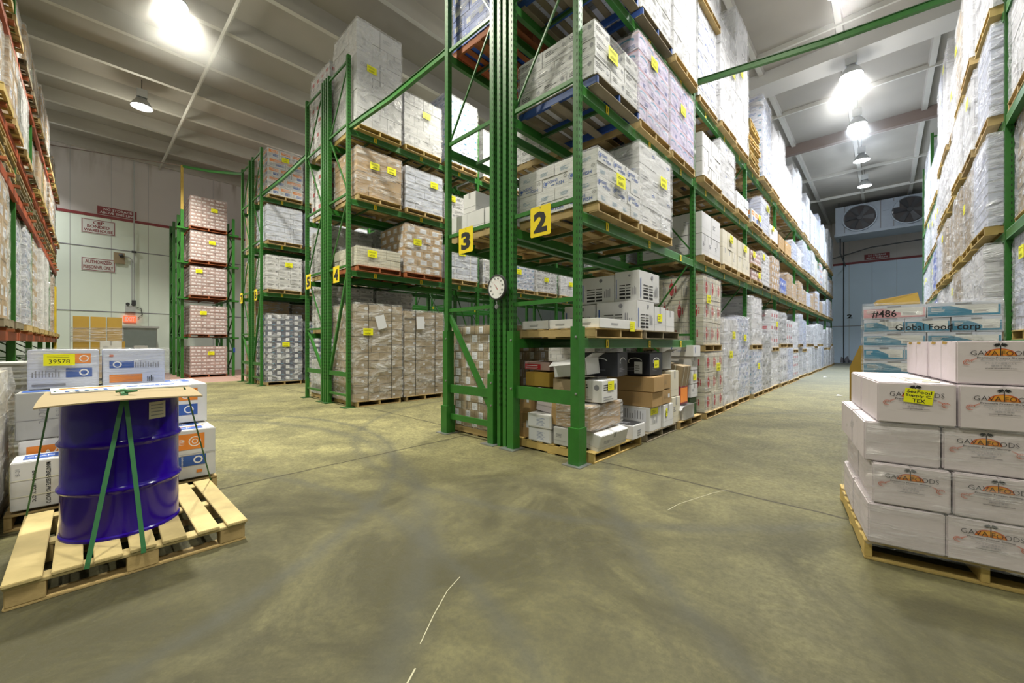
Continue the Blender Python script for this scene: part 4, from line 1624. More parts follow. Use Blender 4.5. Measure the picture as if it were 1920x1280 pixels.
def blackbox(F, w, d, h):
    for k in (0, 1):
        F[k].arc(0, h * .12, w * .25, h * .18, .012, 'ink_white', .3, 3.6)
        F[k].lines(-w * .3, -h * .3, w * .2, -h * .1, 3, 'ink_grey', random.Random(8), fill=.3)


C('carton', None, -2.95, -2.45, 4.42, 4.86, .94, 1.24, 'black printed carton on the boxes behind the corner post', body='carton_black', draw=blackbox, rz=.2, group=GL)
o = C('carton', None, -2.86, -2.42, 5.42, 5.86, .90, 1.22, 'dark navy carton with a yellow tag on the long brown boxes', body='carton_black', draw=blackbox, group=GL)
stick(o, .44, .44, .32, 1, .0, .0)
stick(o, .44, .44, .32, 0, .05, -.05, 'paper', (.12, .17), name='white_label')


def starbox(F, w, d, h):
    for k in range(4):
        a = k * PI / 2
        F[0].poly([(-w * .25, 0), (-w * .25 + .012 * math.cos(a + .8), .012 * math.sin(a + .8)), (-w * .25 + .035 * math.cos(a), .035 * math.sin(a)), (-w * .25 + .012 * math.cos(a - .8), .012 * math.sin(a - .8))], 'carton_kraft_dull')
    F[0].arc(w * .1, 0, .10, .04, .004, 'carton_kraft_dull')


for k in range(2):
    C('carton', None, -3.06, -2.35 + .02 * k, 5.34, 5.70, .46 + .215 * k, .67 + .215 * k, ['lower long brown carton with a star mark in rack two', 'upper long brown carton with a star mark in rack two'][k], body='carton_kraft', draw=starbox, rz=.02 * k, group=GL)
    C('carton', 'kraft', -3.06, -2.37, 5.74, 6.05, .46 + .22 * k, .67 + .22 * k, ['lower brown carton right behind the starred ones', 'upper brown carton right behind the starred ones'][k], group=GL)


def worn(F, w, d, h):
    F[0].rect(-w * .15, -h * .1, w * .42, h * .42, 'paper')
    F[0].lines(-w * .1, 0, w * .4, h * .4, 8, 'ink_grey', random.Random(2), vert=True, fill=.3)
    F[0].rect(-w * .48, 0, -w * .2, h * .25, 'ink_black')
    F[0].rect(-w * .25, -h * .42, w * .1, -h * .16, 'ink_orange')
    F[0].rect(w * .2, -h * .4, w * .35, -h * .16, 'ink_blue')
    F[1].lines(-d * .3, -h * .2, d * .2, h * .1, 5, 'ink_grey', random.Random(2), vert=True, fill=.3)


o = C('carton', None, -3.0, -2.38, 5.32, 5.72, .12, .455, 'worn white carton with torn labels under the long brown boxes', body='carton_white', draw=worn, group=GL)
stick(o, .62, .40, .335, 1, -.05, .11, s=(.24, .09))
o = C('carton', 'white', -2.78, -2.36, 5.76, 6.12, .12, .45, 'white carton with a narrow yellow tag under brown cartons', group=GL)
stick(o, .42, .36, .33, 1, -.08, .05, s=(.06, .12))
C('carton', 'cream', -2.82, -2.38, 6.14, 6.46, .12, .52, 'strapped cream carton, lower of two, mid floor of rack two', group=GL)
C('carton', 'cream', -2.84, -2.40, 6.13, 6.45, .53, .93, 'strapped cream carton, upper of two, mid floor of rack two', group=GL)
C('carton', 'grey', -3.3, -2.50, 6.05, 6.40, .95, 1.22, 'open grey white box set on top of the strapped cartons', open_top=True, group=GL)
C('carton', None, -2.86, -2.34, 6.52, 6.98, .12, .35, 'torn white open box under the red carton in rack two', body='carton_white', open_top=True, group=GL)


def redbox(F, w, d, h):
    F[0].rect(-w * .3, -h * .25, w * .3, h * .1, 'ink_white')
    F[1].rect(-d * .4, -h * .4, d * .4, h * .4, 'ink_orange')


C('carton', None, -2.80, -2.42, 6.55, 6.92, .36, .66, 'red carton with a white label on the floor of rack two', body='sign_red', draw=redbox, group=GL)
C('net_sack', None, -2.82, -2.42, 6.56, 6.92, .67, 1.02, 'brown sack bound with white straps on the red carton', body='carton_kraft_dull', tilt=(0, .15), group=GL,
  draw=lambda F, w, d, h: [F[k].rect(a - .008, -h / 2, a + .008, h / 2, 'strap_white') for k in (0, 1) for a in (-.1, .08)])
C('carton', None, -2.84, -2.42, 7.0, 7.34, .12, .42, 'dark green carton at the rear of the red box pallet', body='green_dark', draw=lambda F, w, d, h: F[1].ell(0, 0, .05, .05, 'ink_sun'), group=GL)
for k in range(3):
    o = C('carton', 'white', -2.82, -2.40, 7.02, 7.34, .43 + .235 * k, .66 + .235 * k, ['lowest small white carton beside the red emblem stack', 'small white carton with a yellow tag beside the red emblem stack', 'small white carton under the crescent logo box'][k], group=GL)
    if k == 1:
        stick(o, .42, .32, .23, 1, 0, 0)


def crescent(F, w, d, h):
    F[0].arc(-w * .05, .03, .05, .06, .014, 'ink_blue', 1.6, 4.6)
    F[0].text('CURTOM', w * .16, .0, h=.028, mat='ink_blue')
    F[1].arc(-d * .15, .02, .05, .06, .014, 'ink_blue', 1.6, 4.6)


C('carton', None, -2.95, -2.36, 7.0, 7.36, 1.135, 1.33, 'white carton with a dark crescent logo under the first beam', body='carton_white', draw=crescent, group=GL)

# rack three, end bay seen through its end frame
S = slot
S('3', -4.89, 1, 3.69, 0, 0, 0, 0, 'kraftband', 1.50, True, film='stretch_film_light', pal='wood', dx=1.10)
S('3', -4.89, 1, 3.69, 0, 0, 2.90, 2, 'white', .60, True, film=None, ragged=.5)
S('3', -4.89, 1, 3.69, 0, 0, 5.78, 4, 'blue', 1.6, True, pal='wood_red')
S('3', -4.89, 1, 3.69, 0, 1, 5.78, 4, 'blue', 1.4, True, pal='wood_red')
S('3', -4.89, 1, 3.69, 0, 2, 5.78, 4, 'kraft', 1.2, False, pal='wood_red')
S('3', -4.89, 1, 3.69, 0, 1, 2.90, 2, 'kraftflat', .5, True, film=None)
S('3', -4.89, 1, 3.69, 0, 1, 4.33, 3, 'whitetext', .9, True)
S('3', -4.89, 1, 3.69, 0, 2, 0, 0, 'white', 1.3, False)
for b_ in range(1, 3):
    for s_ in range(3):
        S('3', -4.89, 1, 3.69, b_, s_, 2.90, 2, rngf.choice(MIDS), .8, False)
        S('3', -4.89, 1, 3.69, b_, s_, 4.33, 3, rngf.choice(MIDS), .9, False)
        if s_ != 1:
            S('3', -4.89, 1, 3.69, b_, s_, 0, 0, rngf.choice(LOWS), 1.4, False, film='stretch_film')

# rack 4
r4 = ('4', -8.26, -1, 3.69)
LA = S(*r4, 0, 0, 0, 0, 'kraftflat', 2.10, True, film='stretch_film', tags=1, strap='strap_black', dx=1.15, dy=1.12, over=.12)
LB = S(*r4, 0, 1, 0, 0, 'kraftflat', 2.02, True, film='stretch_film', strap='strap_black', dy=1.12, over=.12)
S(*r4, 0, 2, 0, 0, 'kraftlabel', 1.5, True, film='stretch_film_light', tags=1, over=.1)
for root_, y_, z_, r_ in ((LA, .02, 1.72, .3), (LB, -.15, 1.74, .05)):
    mb = MB()
    mb.box(-.001, .001, -.11, .11, -.15, .15, 'paper')
    q_ = link('paper_sheet', mb.mesh('paper_sheet'), root_, (.61, y_, z_), rot=(r_, 0, 0))
    q_['label'] = 'white paper sheet'
S(*r4, 0, 0, LV4[0], 2, 'kraftmesh', .42, True, film='stretch_film_light', tags=1, over=.1, pal='wood_red')
S(*r4, 0, 1, LV4[0], 2, 'kraftlabel', 1.14, True, film='stretch_film', tags=1, over=.1, pal='wood_red')
S(*r4, 0, 2, LV4[0], 2, 'cool', .85, True, film='stretch_film', tags=1, over=.1, strap='strap_white')
S(*r4, 0, 0, LV4[1], 3, 'kraft', 1.02, True, film='stretch_film', tags=2, over=.1)
S(*r4, 0, 1, LV4[1], 3, 'cool', .98, True, film='stretch_film', tags=1, over=.1)
S(*r4, 0, 2, LV4[1], 3, 'whitetext', .66, True, film='stretch_film', tags=1, over=.1)
S(*r4, 0, 0, LV4[2], 4, 'whitebig', 2.25, True, film='stretch_film_heavy', tags=1, over=.1, pal='wood_yellow')
S(*r4, 0, 1, LV4[2], 4, 'white', 1.25, True, film='stretch_film', tags=1, over=.1, pal='wood_yellow')
S(*r4, 0, 2, LV4[2], 4, 'cooltext', 1.75, True, film='stretch_film', over=.1)
for b_ in (1, 2):
    for s_ in range(3):
        S(*r4, b_, s_, 0, 0, rngf.choice(LOWS), 1.5, False, over=.1)
        S(*r4, b_, s_, LV4[0], 2, ['bars', 'cooltext', 'whitetext', 'white', 'kraft', 'cool'][(b_ - 1) * 3 + s_], [.7, .8, .75][s_], False, over=.1, tags=1)
        S(*r4, b_, s_, LV4[1], 3, rngf.choice(MIDS), .9, False, over=.1)
        S(*r4, b_, s_, LV4[2], 4, rngf.choice(TOPS), 1.3, False, over=.1)
# rack five (aisle face away from us)
r5 = ('5', -10.69, 1, 3.69)
S(*r5, 0, 0, 1.62, 1, 'whitetext', 1.0, True, film='stretch_film')
S(*r5, 0, 0, 0, 0, 'white', .85, True, film='stretch_film')
S(*r5, 0, 0, 2.95, 2, 'grey', 1.1, True, film='stretch_film')
S(*r5, 0, 1, 2.95, 2, 'grey', 1.2, False)
S(*r5, 0, 0, 4.46, 3, 'redwhite', 1.1, True)
S(*r5, 0, 0, 5.95, 4, 'redwhite', 2.0, True, film='stretch_film_heavy', pal='wood')
S(*r5, 0, 1, 5.95, 4, 'redwhite', 2.1, False, film='stretch_film_heavy')
S(*r5, 0, 2, 5.95, 4, 'white', 1.7, False, film='stretch_film_heavy')
S(*r5, 0, 1, 1.62, 1, 'whitetext', 1.0, False, film='stretch_film')
# rack 6
r6 = ('6', -14.6, -1, 3.69)
S(*r6, 0, 0, 0, 0, 'navy', 2.2, True, film='stretch_film', tags=1, over=.1)
S(*r6, 0, 1, 0, 0, 'navy', 2.0, False, film='stretch_film', over=.1)
S(*r6, 0, 0, 3.03, 2, 'whitetext', 1.1, True, film='stretch_film', tags=1, over=.1)
S(*r6, 0, 1, 3.03, 2, 'whitetext', 1.1, False, tags=1, over=.1)
S(*r6, 0, 0, 4.62, 3, 'cool', 1.15, True, over=.1)
S(*r6, 0, 1, 4.62, 3, 'cool', 1.15, False, over=.1, tags=1)
S(*r6, 0, 0, 6.12, 4, 'orange', 1.5, True, over=.1, tags=1)
S(*r6, 0, 1, 6.12, 4, 'white', 1.4, False, over=.1)
S(*r6, 0, 2, 6.12, 4, 'whitetext', 1.3, False, over=.1)
S(*r6, 0, 2, 3.03, 2, 'kraft', 1.0, False, over=.1)
S(*r6, 0, 2, 0, 0, 'kraft', 2.0, False, over=.1)
S(*r6, 0, 2, 4.62, 3, 'cool', 1.0, False, over=.1)
# rack 7
r7 = ('7', -17.03, 1, 3.69)
S(*r7, 0, 0, 0, 0, 'kraft', 1.2, False)
S(*r7, 0, 0, 1.6, 1, 'kraft', 1.15, False, tags=1)
S(*r7, 0, 0, 3.03, 2, 'kraft', 1.2, False, tags=1)
S(*r7, 0, 0, 4.62, 3, 'kraft', 1.25, False)
S(*r7, 0, 0, 6.12, 4, 'kraft', 1.0, False)
S(*r7, 0, 1, 6.12, 4, 'kraftflat', 1.3, False)
S(*r7, 0, 1, 4.62, 3, 'kraftflat', 1.2, False)
S(*r7, 0, 1, 3.03, 2, 'kraft', 1.2, False)
S(*r7, 0, 1, 1.6, 1, 'kraftflat', 1.1, False)

# right edge rack
r1 = ('right edge rack', 1.12, 1, 7.95 - BAY)
LV1 = [1.40, 2.79, 4.24, 5.66]
for b_ in range(5):
    for s_ in range(3):
        if b_ == 0 and s_ < 1:
            continue
        for l_ in range(4):
            nearb = b_ < 1
            st = rngf.choice(['white', 'cool', 'whitebig', 'whitetext', 'white', 'kraftflat', 'white'])
            if (b_, s_, l_) in ((2, 0, 1), (1, 2, 3)):
                st = 'kraftflat'
            if b_ == 3 and l_ in (0, 1) and s_ == 1:
                st = 'blue'
            hh = [1.15, 1.2, 1.2, rngf.choice((1.3, 1.7, 2.3))][l_]
            S(*r1, b_, s_, LV1[l_], l_ + 1, st, hh, nearb, film='stretch_film_heavy', over=(.14, .14, .10, .03, .0)[b_] if b_ else -.03, pal=rngf.choice(('wood', 'wood_yellow')), tags=1 if rngf.random() < .3 else 0)
        S(*r1, b_, s_, 0, 0, rngf.choice(['kraftflat', 'white', 'grey', 'kraft']), 1.15, False, over=.1)

# ------------------------------------------------------------------ far left drive-in rack (8)
RK8 = thing('pallet_rack', (-21.9, 3.3, 0), 'deep green rack by the far left wall, five tiers of pink cartons', 'rack', 'green pallet racks')
ox, oy = -21.9, 3.3
L8 = [1.66, 3.24, 4.66, 6.02]
for j, y in enumerate((2.42, 4.12)):
    for x in (-20.3, -21.3, -22.6, -23.6):
        link('upright_post', post_mesh(6.7, slots=False, w=.11, d=.09), RK8, (x - ox, y - oy, 0))
    for k in range(9):
        mb = MB()
        z0 = .3 + k * .75
        for xa, xb in ((-20.3, -21.3), (-22.6, -23.6)):
            a, b = (xa, xb) if k % 2 else (xb, xa)
            mb.bar((a, y, z0), (b, y, z0 + .72 if k < 8 else z0), .04, .04, 'green_dark')
            mb.bar((xa, y, z0), (xb, y, z0), .04, .04, 'green_paint')
        link('brace', mb.mesh('brace', off=(ox, oy, 0)), RK8)
    for z in L8:
        mb = MB()
        s = 1 if j == 0 else -1
        mb.box(-23.6, -20.15, y + s * .05, y + s * .19, z - .05, z - .02, 'green_paint')
        mb.box(-20.36, -20.15, y - .17, y + .17, z - .09, z - .02, 'green_paint')
        link('pallet_rail', mb.mesh('pallet_rail', off=(ox, oy, 0)), RK8)
mb = MB()
mb.box(-20.24, -20.16, 4.10, 4.16, 1.0, 1.2, 'blue_tape')
link('blue_tape', mb.mesh('blue_tape', off=(ox, oy, 0)), RK8)
mb = MB()
mb.box(-20.36, -20.26, 2.38, 2.46, 6.7, 8.45, 'rust_post')
link('post_extension', mb.mesh('post_extension', off=(ox, oy, 0)), RK8)['label'] = 'brown post extension'
TW = ['on the floor', 'on the second tier', 'on the third tier', 'on the fourth tier', 'on the topmost tier']
for k, z in enumerate([0.0] + L8):
    for dpt in (0, 1):
        xx = -20.78 - 1.35 * dpt
        pallet((xx, 3.27, z - (.02 if k else 0)), 1.25, 1.1, 'wood_red', 'pallet under the %s pink cartons %s, far left rack' % (['front', 'rear'][dpt], TW[k]), dpt == 0, group='pallets in the far left rack')
        load('pink', (xx, 3.27, z + .10), 1.1, 1.22, 1.16 if k < 4 else 1.22, '%s pinkish flat cartons %s of the far left rack' % (['front', 'rear'][dpt], TW[k]), dpt == 0, 'stretch_film_light', 1 if dpt == 0 else 0, group='loads in the far left rack')

# ------------------------------------------------------------------ left edge rack with orange beams (face towards +y)
R0 = thing('pallet_rack', (-15.2, -1.5, 0), 'pallet rack along the left edge with rust orange beams', 'rack')
ox, oy = -15.2, -1.5
LL = [1.55, 4.02, 4.80, 6.45]
xs = [-8.6 - 2.75 * k for k in range(6)]
for x in xs:
    for y in (-1.0, -2.05):
        link('upright_post', post_mesh(7.6, slots=False, w=.09, d=.09), R0, (x - ox, y - oy, 0))
    mb = MB()
    for k in range(10):
        z0 = .2 + .75 * k
        mb.bar((x, -1.0, z0), (x, -2.05, z0 + (.7 if k < 9 else 0)), .03, .03, 'green_dark')
        mb.bar((x, -1.0, z0), (x, -2.05, z0), .03, .03, 'green_paint')
    link('brace', mb.mesh('brace', off=(ox, oy, 0)), R0)
for x, x2 in zip(xs, xs[1:]):
    for z in LL:
        for y in (-.955, -2.09):
            mb = MB()
            mb.box(x2 + .05, x - .05, y - .03, y + .03, z - .14, z, 'orange_paint')
            link('beam', mb.mesh('beam', off=(ox, oy, 0)), R0)
            if y > -1:
                for t in (.25, .55, .8):
                    mb = MB()
                    xx = x + (x2 - x) * t
                    mb.box(xx - .05, xx + .05, -2.1, -.86, z, z + .045, 'wood_red')
                    link('deck_support', mb.mesh('deck_support', off=(ox, oy, 0)), R0)
mb = MB()
mb.box(-21.6, -21.5, -.97, -.90, 0, 3.4, 'yellow_paint')
link('yellow_guard', mb.mesh('yellow_guard', off=(ox, oy, 0)), R0)
BW = ['nearest bay', 'second bay', 'third bay', 'fourth bay', 'farthest bay']
for i, (x, x2) in enumerate(zip(xs, xs[1:])):
    for s in range(2):
        xc = x + (x2 - x) * (.27 + .46 * s)
        sw = ['nearer', 'farther'][s]
        for l, z in enumerate(LL):
            hh = [2.05, .0, 1.25, 1.3][l]
            st = ['barcode', 'kraft', 'barcode', 'white'][(l + i + s) % 4] if i else 'barcode'
            if l == 0 and i == 1:
                st = 'cooltext'
            z0 = z + .045
            wh = '%s of left edge rack, %s, %s' % (LEVW[l + 1], BW[i], sw)
            if l == 1:
                for q in range(4):
                    pallet((xc, -1.45 + .03 * math.sin(q * 3 + i), z0 + q * .135), 1.15, 1.02, ['wood_grey', 'wood'][q % 2], 'empty pallet, %s in a pile, %s' % (['lowest', 'second', 'third', 'top'][q], wh), False, PI / 2, group='empty pallets on the left edge rack')
                continue
            pallet((xc, -1.42, z0), 1.15, 1.02, rngf.choice(('wood', 'wood_grey', 'wood_yellow')), 'pallet under %s, %s' % (DESC[st], wh), False, PI / 2 * 0, group='pallets on the left edge rack')
            load(st, (xc, -1.42 - [.0, .10, .05][(i + s + l) % 3], z0 + .12), 1.05, 1.02, hh, '%s, %s' % (DESC[st], wh), i < 2, 'stretch_film_heavy', 0, group='loads on the left edge rack')

# ------------------------------------------------------------------ blue drum on its pallet
PAL = thing('wooden_pallet', (-3.82, .205, 0), 'pale wooden pallet carrying the purple blue drum', 'pallet')
W_, D_ = 1.04, 1.20    # W along y (front edge), D along x
for k in range(7):
    wd = .115
    y = -W_ / 2 + wd / 2 + (W_ - wd) * k / 6
    rr = random.Random(k)
    link('deck_board', board_mesh('wood_new', D_ + .02, wd + (.02 if k == 0 else 0), .019), PAL, (rr.uniform(-.006, .006), y, .121), rr.uniform(-.02, .02))
for x in (-D_ / 2 + .05, 0, D_ / 2 - .05):
    link('stringer_board', board_mesh('wood_new', .10, W_, .018), PAL, (x, 0, .103))
    link('bottom_board', board_mesh('wood', .10, W_, .016), PAL, (x, 0, 0))
    for y in (-W_ / 2 + .075, 0, W_ / 2 - .075):
        link('block', board_mesh('wood', .10, .14, .087), PAL, (x, y, .016))

DR = thing('steel_drum', (-3.76, .14, .14), 'glossy purple blue steel drum strapped on the pale pallet', 'drum')
R_ = .290
prof = [(.0, .012), (R_ - .012, .012), (R_ - .008, .0), (R_ + .004, .0), (R_ + .005, .014), (R_ - .002, .022)]


def hoop(z):
    return [(R_ - .002, z - .028), (R_ + .006, z - .014), (R_ + .014, z - .004), (R_ + .014, z + .004), (R_ + .006, z + .014), (R_ - .002, z + .028)]


prof += hoop(.30) + hoop(.585) + [(R_ - .002, .85), (R_ + .004, .866), (R_ + .006, .878), (R_ - .004, .88), (R_ - .012, .872), (R_ - .014, .862), (0, .862)]
mb = MB()
mb.lathe(prof, 'drum_blue', 72, cap=False)
link('shell', mb.mesh('shell', True), DR)
mb = MB()
mb.lathe([(.0, .0), (.035, .0), (.035, .012), (0, .014)], 'steel', 20, Matrix.Translation((-.17, .08, .862)), cap=False)
link('bung', mb.mesh('bung'), DR)
mb = MB()
rr = R_ + .002
a0, a1 = math.radians(22), math.radians(42)
n_ = 6
vs = []
for k in range(n_ + 1):
    a = a0 + (a1 - a0) * k / n_
    vs += [(rr * math.cos(a), rr * math.sin(a), .72), (rr * math.cos(a), rr * math.sin(a), .83)]
mb.add(vs, [(2 * k, 2 * k + 2, 2 * k + 3, 2 * k + 1) for k in range(n_)], 'carton_cream')
for j in range(4):
    vs = []
    for k in range(n_):
        a = a0 + (a1 - a0) * (k + .5) / n_ * .9 + .01
        vs += [((rr + .001) * math.cos(a), (rr + .001) * math.sin(a), .74 + j * .022), ((rr + .001) * math.cos(a), (rr + .001) * math.sin(a), .746 + j * .022)]
    mb.add(vs, [(2 * k, 2 * k + 2, 2 * k + 3, 2 * k + 1) for k in range(n_ - 1)], 'ink_grey')
link('paper_label', mb.mesh('paper_label'), DR)['label'] = 'small cream paper label'

# cardboard sheet on the drum
mb = MB()
nx_, ny_ = 14, 12
vs, vb = [], []
for i in range(nx_ + 1):
    for j in range(ny_ + 1):
        x = -.46 + .92 * i / nx_
        y = -.36 + .72 * j / ny_
        r = math.hypot(x, y)
        z = -.16 * max(0, r - .30) ** 1.6 + (.02 if x < -.2 else 0) * abs(y)
        vs.append((x, y, z + .008))
        vb.append((x, y, z))
nn = len(vs)
fs = []
for i in range(nx_):
    for j in range(ny_):
        a = i * (ny_ + 1) + j
        fs.append((a, a + ny_ + 1, a + ny_ + 2, a + 1))
        fs.append((nn + a, nn + a + 1, nn + a + ny_ + 2, nn + a + ny_ + 1))
for i in range(nx_):
    a, b = i * (ny_ + 1), (i + 1) * (ny_ + 1)
    fs += [(a, nn + a, nn + b, b), (a + ny_, b + ny_, nn + b + ny_, nn + a + ny_)]
for j in range(ny_):
    a = nx_ * (ny_ + 1) + j
    fs += [(a, nn + a, nn + a + 1, a + 1), (j, j + 1, nn + j + 1, nn + j)]
mb.add(vs + vb, fs, 'cardboard_top')
sh = one('cardboard_sheet', mb, 'large brown cardboard sheet laid over the top of the drum', 'cardboard', loc=(-3.76, .14, 1.022))
mb = MB()
mb.box(-.46, -.04, -.34, .36, 0, .008, 'carton_white')
F = Face(mb, (-.25, 0, .008), (0, 1, 0), (-1, 0, 0), .001)
F.rect(.02, -.08, .30, .04, 'ink_blue')
F.text('OCEAN JACK', .16, -.02, h=.05, mat='ink_white')
F.lines(-.28, -.2, -.06, -.05, 5, 'ink_blue', random.Random(3), vert=True, fill=.4)
F.rect(-.3, .05, .0, .12, 'ink_orange')
one('flattened_carton', mb, 'flattened white printed carton lying on the brown sheet over the drum', 'cardboard', loc=(-3.80, .16, 1.032), rz=.06)

# green straps
kz = 1.048
knot = (-3.47, .13, kz)


def strap_obj(pts, lab, w=.022):
    mb = MB()
    for a, b in zip(pts, pts[1:]):
        mb.bar(a, b, w, .0018, 'strap_green', up=(0, 0, 1) if abs(a[2] - b[2]) < .03 else (1, 0, 0))
    one('green_strap', mb, lab, 'strap', 'green plastic straps round the drum')


strap_obj([(-3.76, .13, 1.046), (-3.462, .13, 1.040), (-3.44, .125, 1.0), (-3.205, -.02, .142), (-3.20, -.025, .11)], 'front green strap running down to the left from the knot')
strap_obj([(-3.78, .14, 1.046), (-3.455, .14, 1.043), (-3.438, .14, 1.0), (-3.205, .205, .142), (-3.20, .205, .11)], 'front green strap running down to the right from the knot')
strap_obj([(-3.70, .10, 1.05), (-3.90, -.17, 1.045), (-3.93, -.19, 1.0), (-4.41, -.325, .125)], 'thin green strap down the left side of the drum', .010)
strap_obj([(-3.70, .16, 1.05), (-3.60, .44, 1.045), (-3.62, .46, 1.0), (-4.40, .725, .125)], 'thin green strap down the right side of the drum', .010)
mb = MB()
mb.tube([(-3.50, .10, 1.052), (-3.45, .13, 1.062), (-3.49, .17, 1.052), (-3.46, .14, 1.05), (-3.43, .19, 1.056)], .007, 'strap_green', 6)
one('strap_knot', mb, 'green knot where the straps meet on top of the drum', 'strap')

# ------------------------------------------------------------------ cartons behind the drum
pallet((-5.18, .18, 0), 1.24, 1.24, 'wood', 'pallet behind the drum under the white fish cartons', True)
GO = 'white printed cartons behind the drum'


def oj_side(F, w, d, h):    # aisle face +x : orange band over navy band
    f = F[1]
    f.rect(-d * .44, h * .10, d * .36, h * .42, 'ink_orange')
    f.text('WILD', d * .02, h * .26, h=.11, w=.055, mat='ink_white', bold=.01, rot=PI / 2)
    f.text('FISH', -d * .12, h * .26, h=.10, w=.045, mat='ink_sun', bold=.01, rot=PI / 2)
    f.arc(d * .24, h * .26, .045, .045, .008, 'ink_white')
    f.arc(d * .24, h * .26, .022, .022, .006, 'ink_white')
    f.poly([(-d * .38, h * .18), (-d * .20, h * .15), (-d * .16, h * .30), (-d * .22, h * .40), (-d * .33, h * .34)], 'ink_white')
    f.rect(-d * .02, -h * .24, d * .38, -h * .03, 'ink_blue')
    f.text('OCEAN JACK', d * .09, -h * .135, h=.016, w=.09, mat='ink_white', bold=.01, rot=PI / 2)
    f.arc(d * .28, -h * .13, .034, .034, .012, 'ink_white')
    f.lines(-d * .42, -h * .42, -d * .10, -h * .03, 5, 'ink_grey', random.Random(9), vert=True, fill=.3)
    f.rect(d * .26, -h * .40, d * .33, -h * .34, 'ink_orange')
    f.rect(-d / 2, 0, d / 2, .006, 'seam_light')
    t = F[4]
    t.rect(-w * .3, -d * .42, w * .3, d * .36, 'ink_blue')
    t.text('OCEAN JACK', 0, -.05, h=.05, w=.36, mat='ink_white', bold=.01, rot=PI / 2)
    t.rect(-w * .4, d * .1, -w * .3, d * .4, 'ink_orange')


for k in range(3):
    carton('fish_carton', None, -4.78 - .235 * k, -4.555 - .235 * k, .20, .785, .14, .575, ['white carton with orange and navy panels right of the drum, in front', 'second white carton right of the drum', 'third white carton right of the drum'][k], body='carton_white', draw=oj_side, group=GO)


def mante(F, w, d, h):
    f = F[1]
    f.text('MANTENER ESTE PRODUCTO', -d * .08, 0, h=.022, w=h * .88, mat='ink_black', bold=.02, rot=-PI / 2)
    f.text('ENTRE -18°C Y -2°C', -d * .24, -.01, h=.020, w=h * .66, mat='ink_black', bold=.02, rot=-PI / 2)
    f.text('KEEP THIS PRODUCT FROZEN', d * .33, 0, h=.022, w=h * .88, mat='ink_black', bold=.02, rot=PI / 2)
    f.rect(d * .10, -h / 2, d * .108, h / 2, 'ink_rust')
    f.rect(-d / 2, h * .12, d / 2, h * .14, 'strap_white')
    f.rect(-d / 2, -h * .22, d / 2, -h * .20, 'strap_white')
    f.text('B-21', -d * .42, h * .3, h=.02, mat='ink_grey', rot=PI / 2)
    t = F[4]
    t.rect(-w * .3, -d * .38, w * .25, d * .28, 'ink_blue')
    t.text('OCEAN JACK', 0, -.03, h=.05, mat='ink_white', rot=PI / 2)
    t.rect(-w * .3, d * .32, w * .2, d * .4, 'ink_orange')


def scrawl(F, w, d, h):
    f = F[1]
    f.text('2V20', .02, .0, h=.05, w=.12, mat='ink_grey', bold=-.02, rot=PI / 2)
    f.text('B-21', .10, .02, h=.03, w=.06, mat='ink_grey', bold=-.02, rot=PI / 2)
    f.rect(-d / 2, -.03, d / 2, -.024, 'seam_light')
    F[4].rect(-w * .3, -d * .4, w * .3, d * .3, 'ink_blue')


def octo(F, w, d, h):
    f = F[1]
    f.rect(-d * .35, -.02, d * .35, .08, 'ink_blue')
    f.arc(0, .03, .04, .04, .014, 'ink_white')
    f.rect(-d * .33, -.14, d * .30, -.05, 'ink_orange')
    f.text('WILD', 0, -.095, h=.03, mat='ink_white', rot=PI / 2)
    f.poly([(-.06, .12), (.0, .12), (-.01, .145), (-.04, .145)], 'ink_orange')
    f.poly([(.03, .12), (.06, .12), (.045, .145)], 'ink_blue')


carton('fish_carton', None, -4.86, -4.56, -.41, .02, .14, .49, 'white carton with vertical black Spanish lettering left of the drum', body='carton_white', draw=mante, group=GO)
carton('fish_carton', None, -4.86, -4.57, .025, .19, .14, .47, 'white carton half hidden by the drum, beside the Spanish lettering', body='carton_white', group=GO)
carton('fish_carton', 'orange', -5.20, -4.90, -.40, .00, .14, .585, 'low white carton with orange top behind the lettered one', group=GO)
carton('fish_carton', None, -5.24, -4.93, -.42, -.17, .59, .96, 'greyish white carton with pencilled marks left of the drum', body='carton_grey', draw=scrawl, group=GO)
carton('fish_carton', None, -5.22, -4.92, -.155, .02, .59, .97, 'white carton with blue badge and orange square left of the drum', body='carton_white', draw=octo, group=GO)
carton('fish_carton', None, -4.88, -4.66, -.16, .06, .50, .80, 'small upright white carton with pencil scribbles touching the drum', body='carton_rose', draw=lambda F, w, d, h: F[1].text('CJG', -.04, 0, h=.04, mat='ink_grey', rot=PI / 2), group=GO)
carton('fish_carton', 'orange', -5.22, -4.92, .03, .78, .59, .96, 'long white carton behind the drum, level with its rim', group=GO)
for j in range(2):
    for k, (a, b) in enumerate(((-.40, .02), (.03, .40), (.41, .78))):
        carton('fish_carton', 'orange', -5.78, -5.26, a, b, .14 + .41 * j, .545 + .41 * j, '%s white carton in the back row, %s of the drum pile' % (['lower', 'middle height'][j], ['left side', 'centre', 'right side'][k]), group=GO)


def ojfront(F, w, d, h):
    f = F[1]
    f.rect(-.02, h * .14, d * .38, h * .40, 'ink_orange')
    f.arc(d * .28, h * .27, .03, .03, .008, 'ink_white')
    f.rect(d * .02, -h * .22, d * .40, h * .02, 'ink_blue')
    f.arc(d * .28, -h * .10, .03, .03, .01, 'ink_white')
    f.lines(-d * .44, -h * .2, -d * .04, h * .02, 9, 'ink_grey', random.Random(3), vert=True, fill=.35)
    f.lines(-d * .44, -h * .42, d * .3, -h * .32, 1, 'ink_grey', random.Random(3), fill=.5)


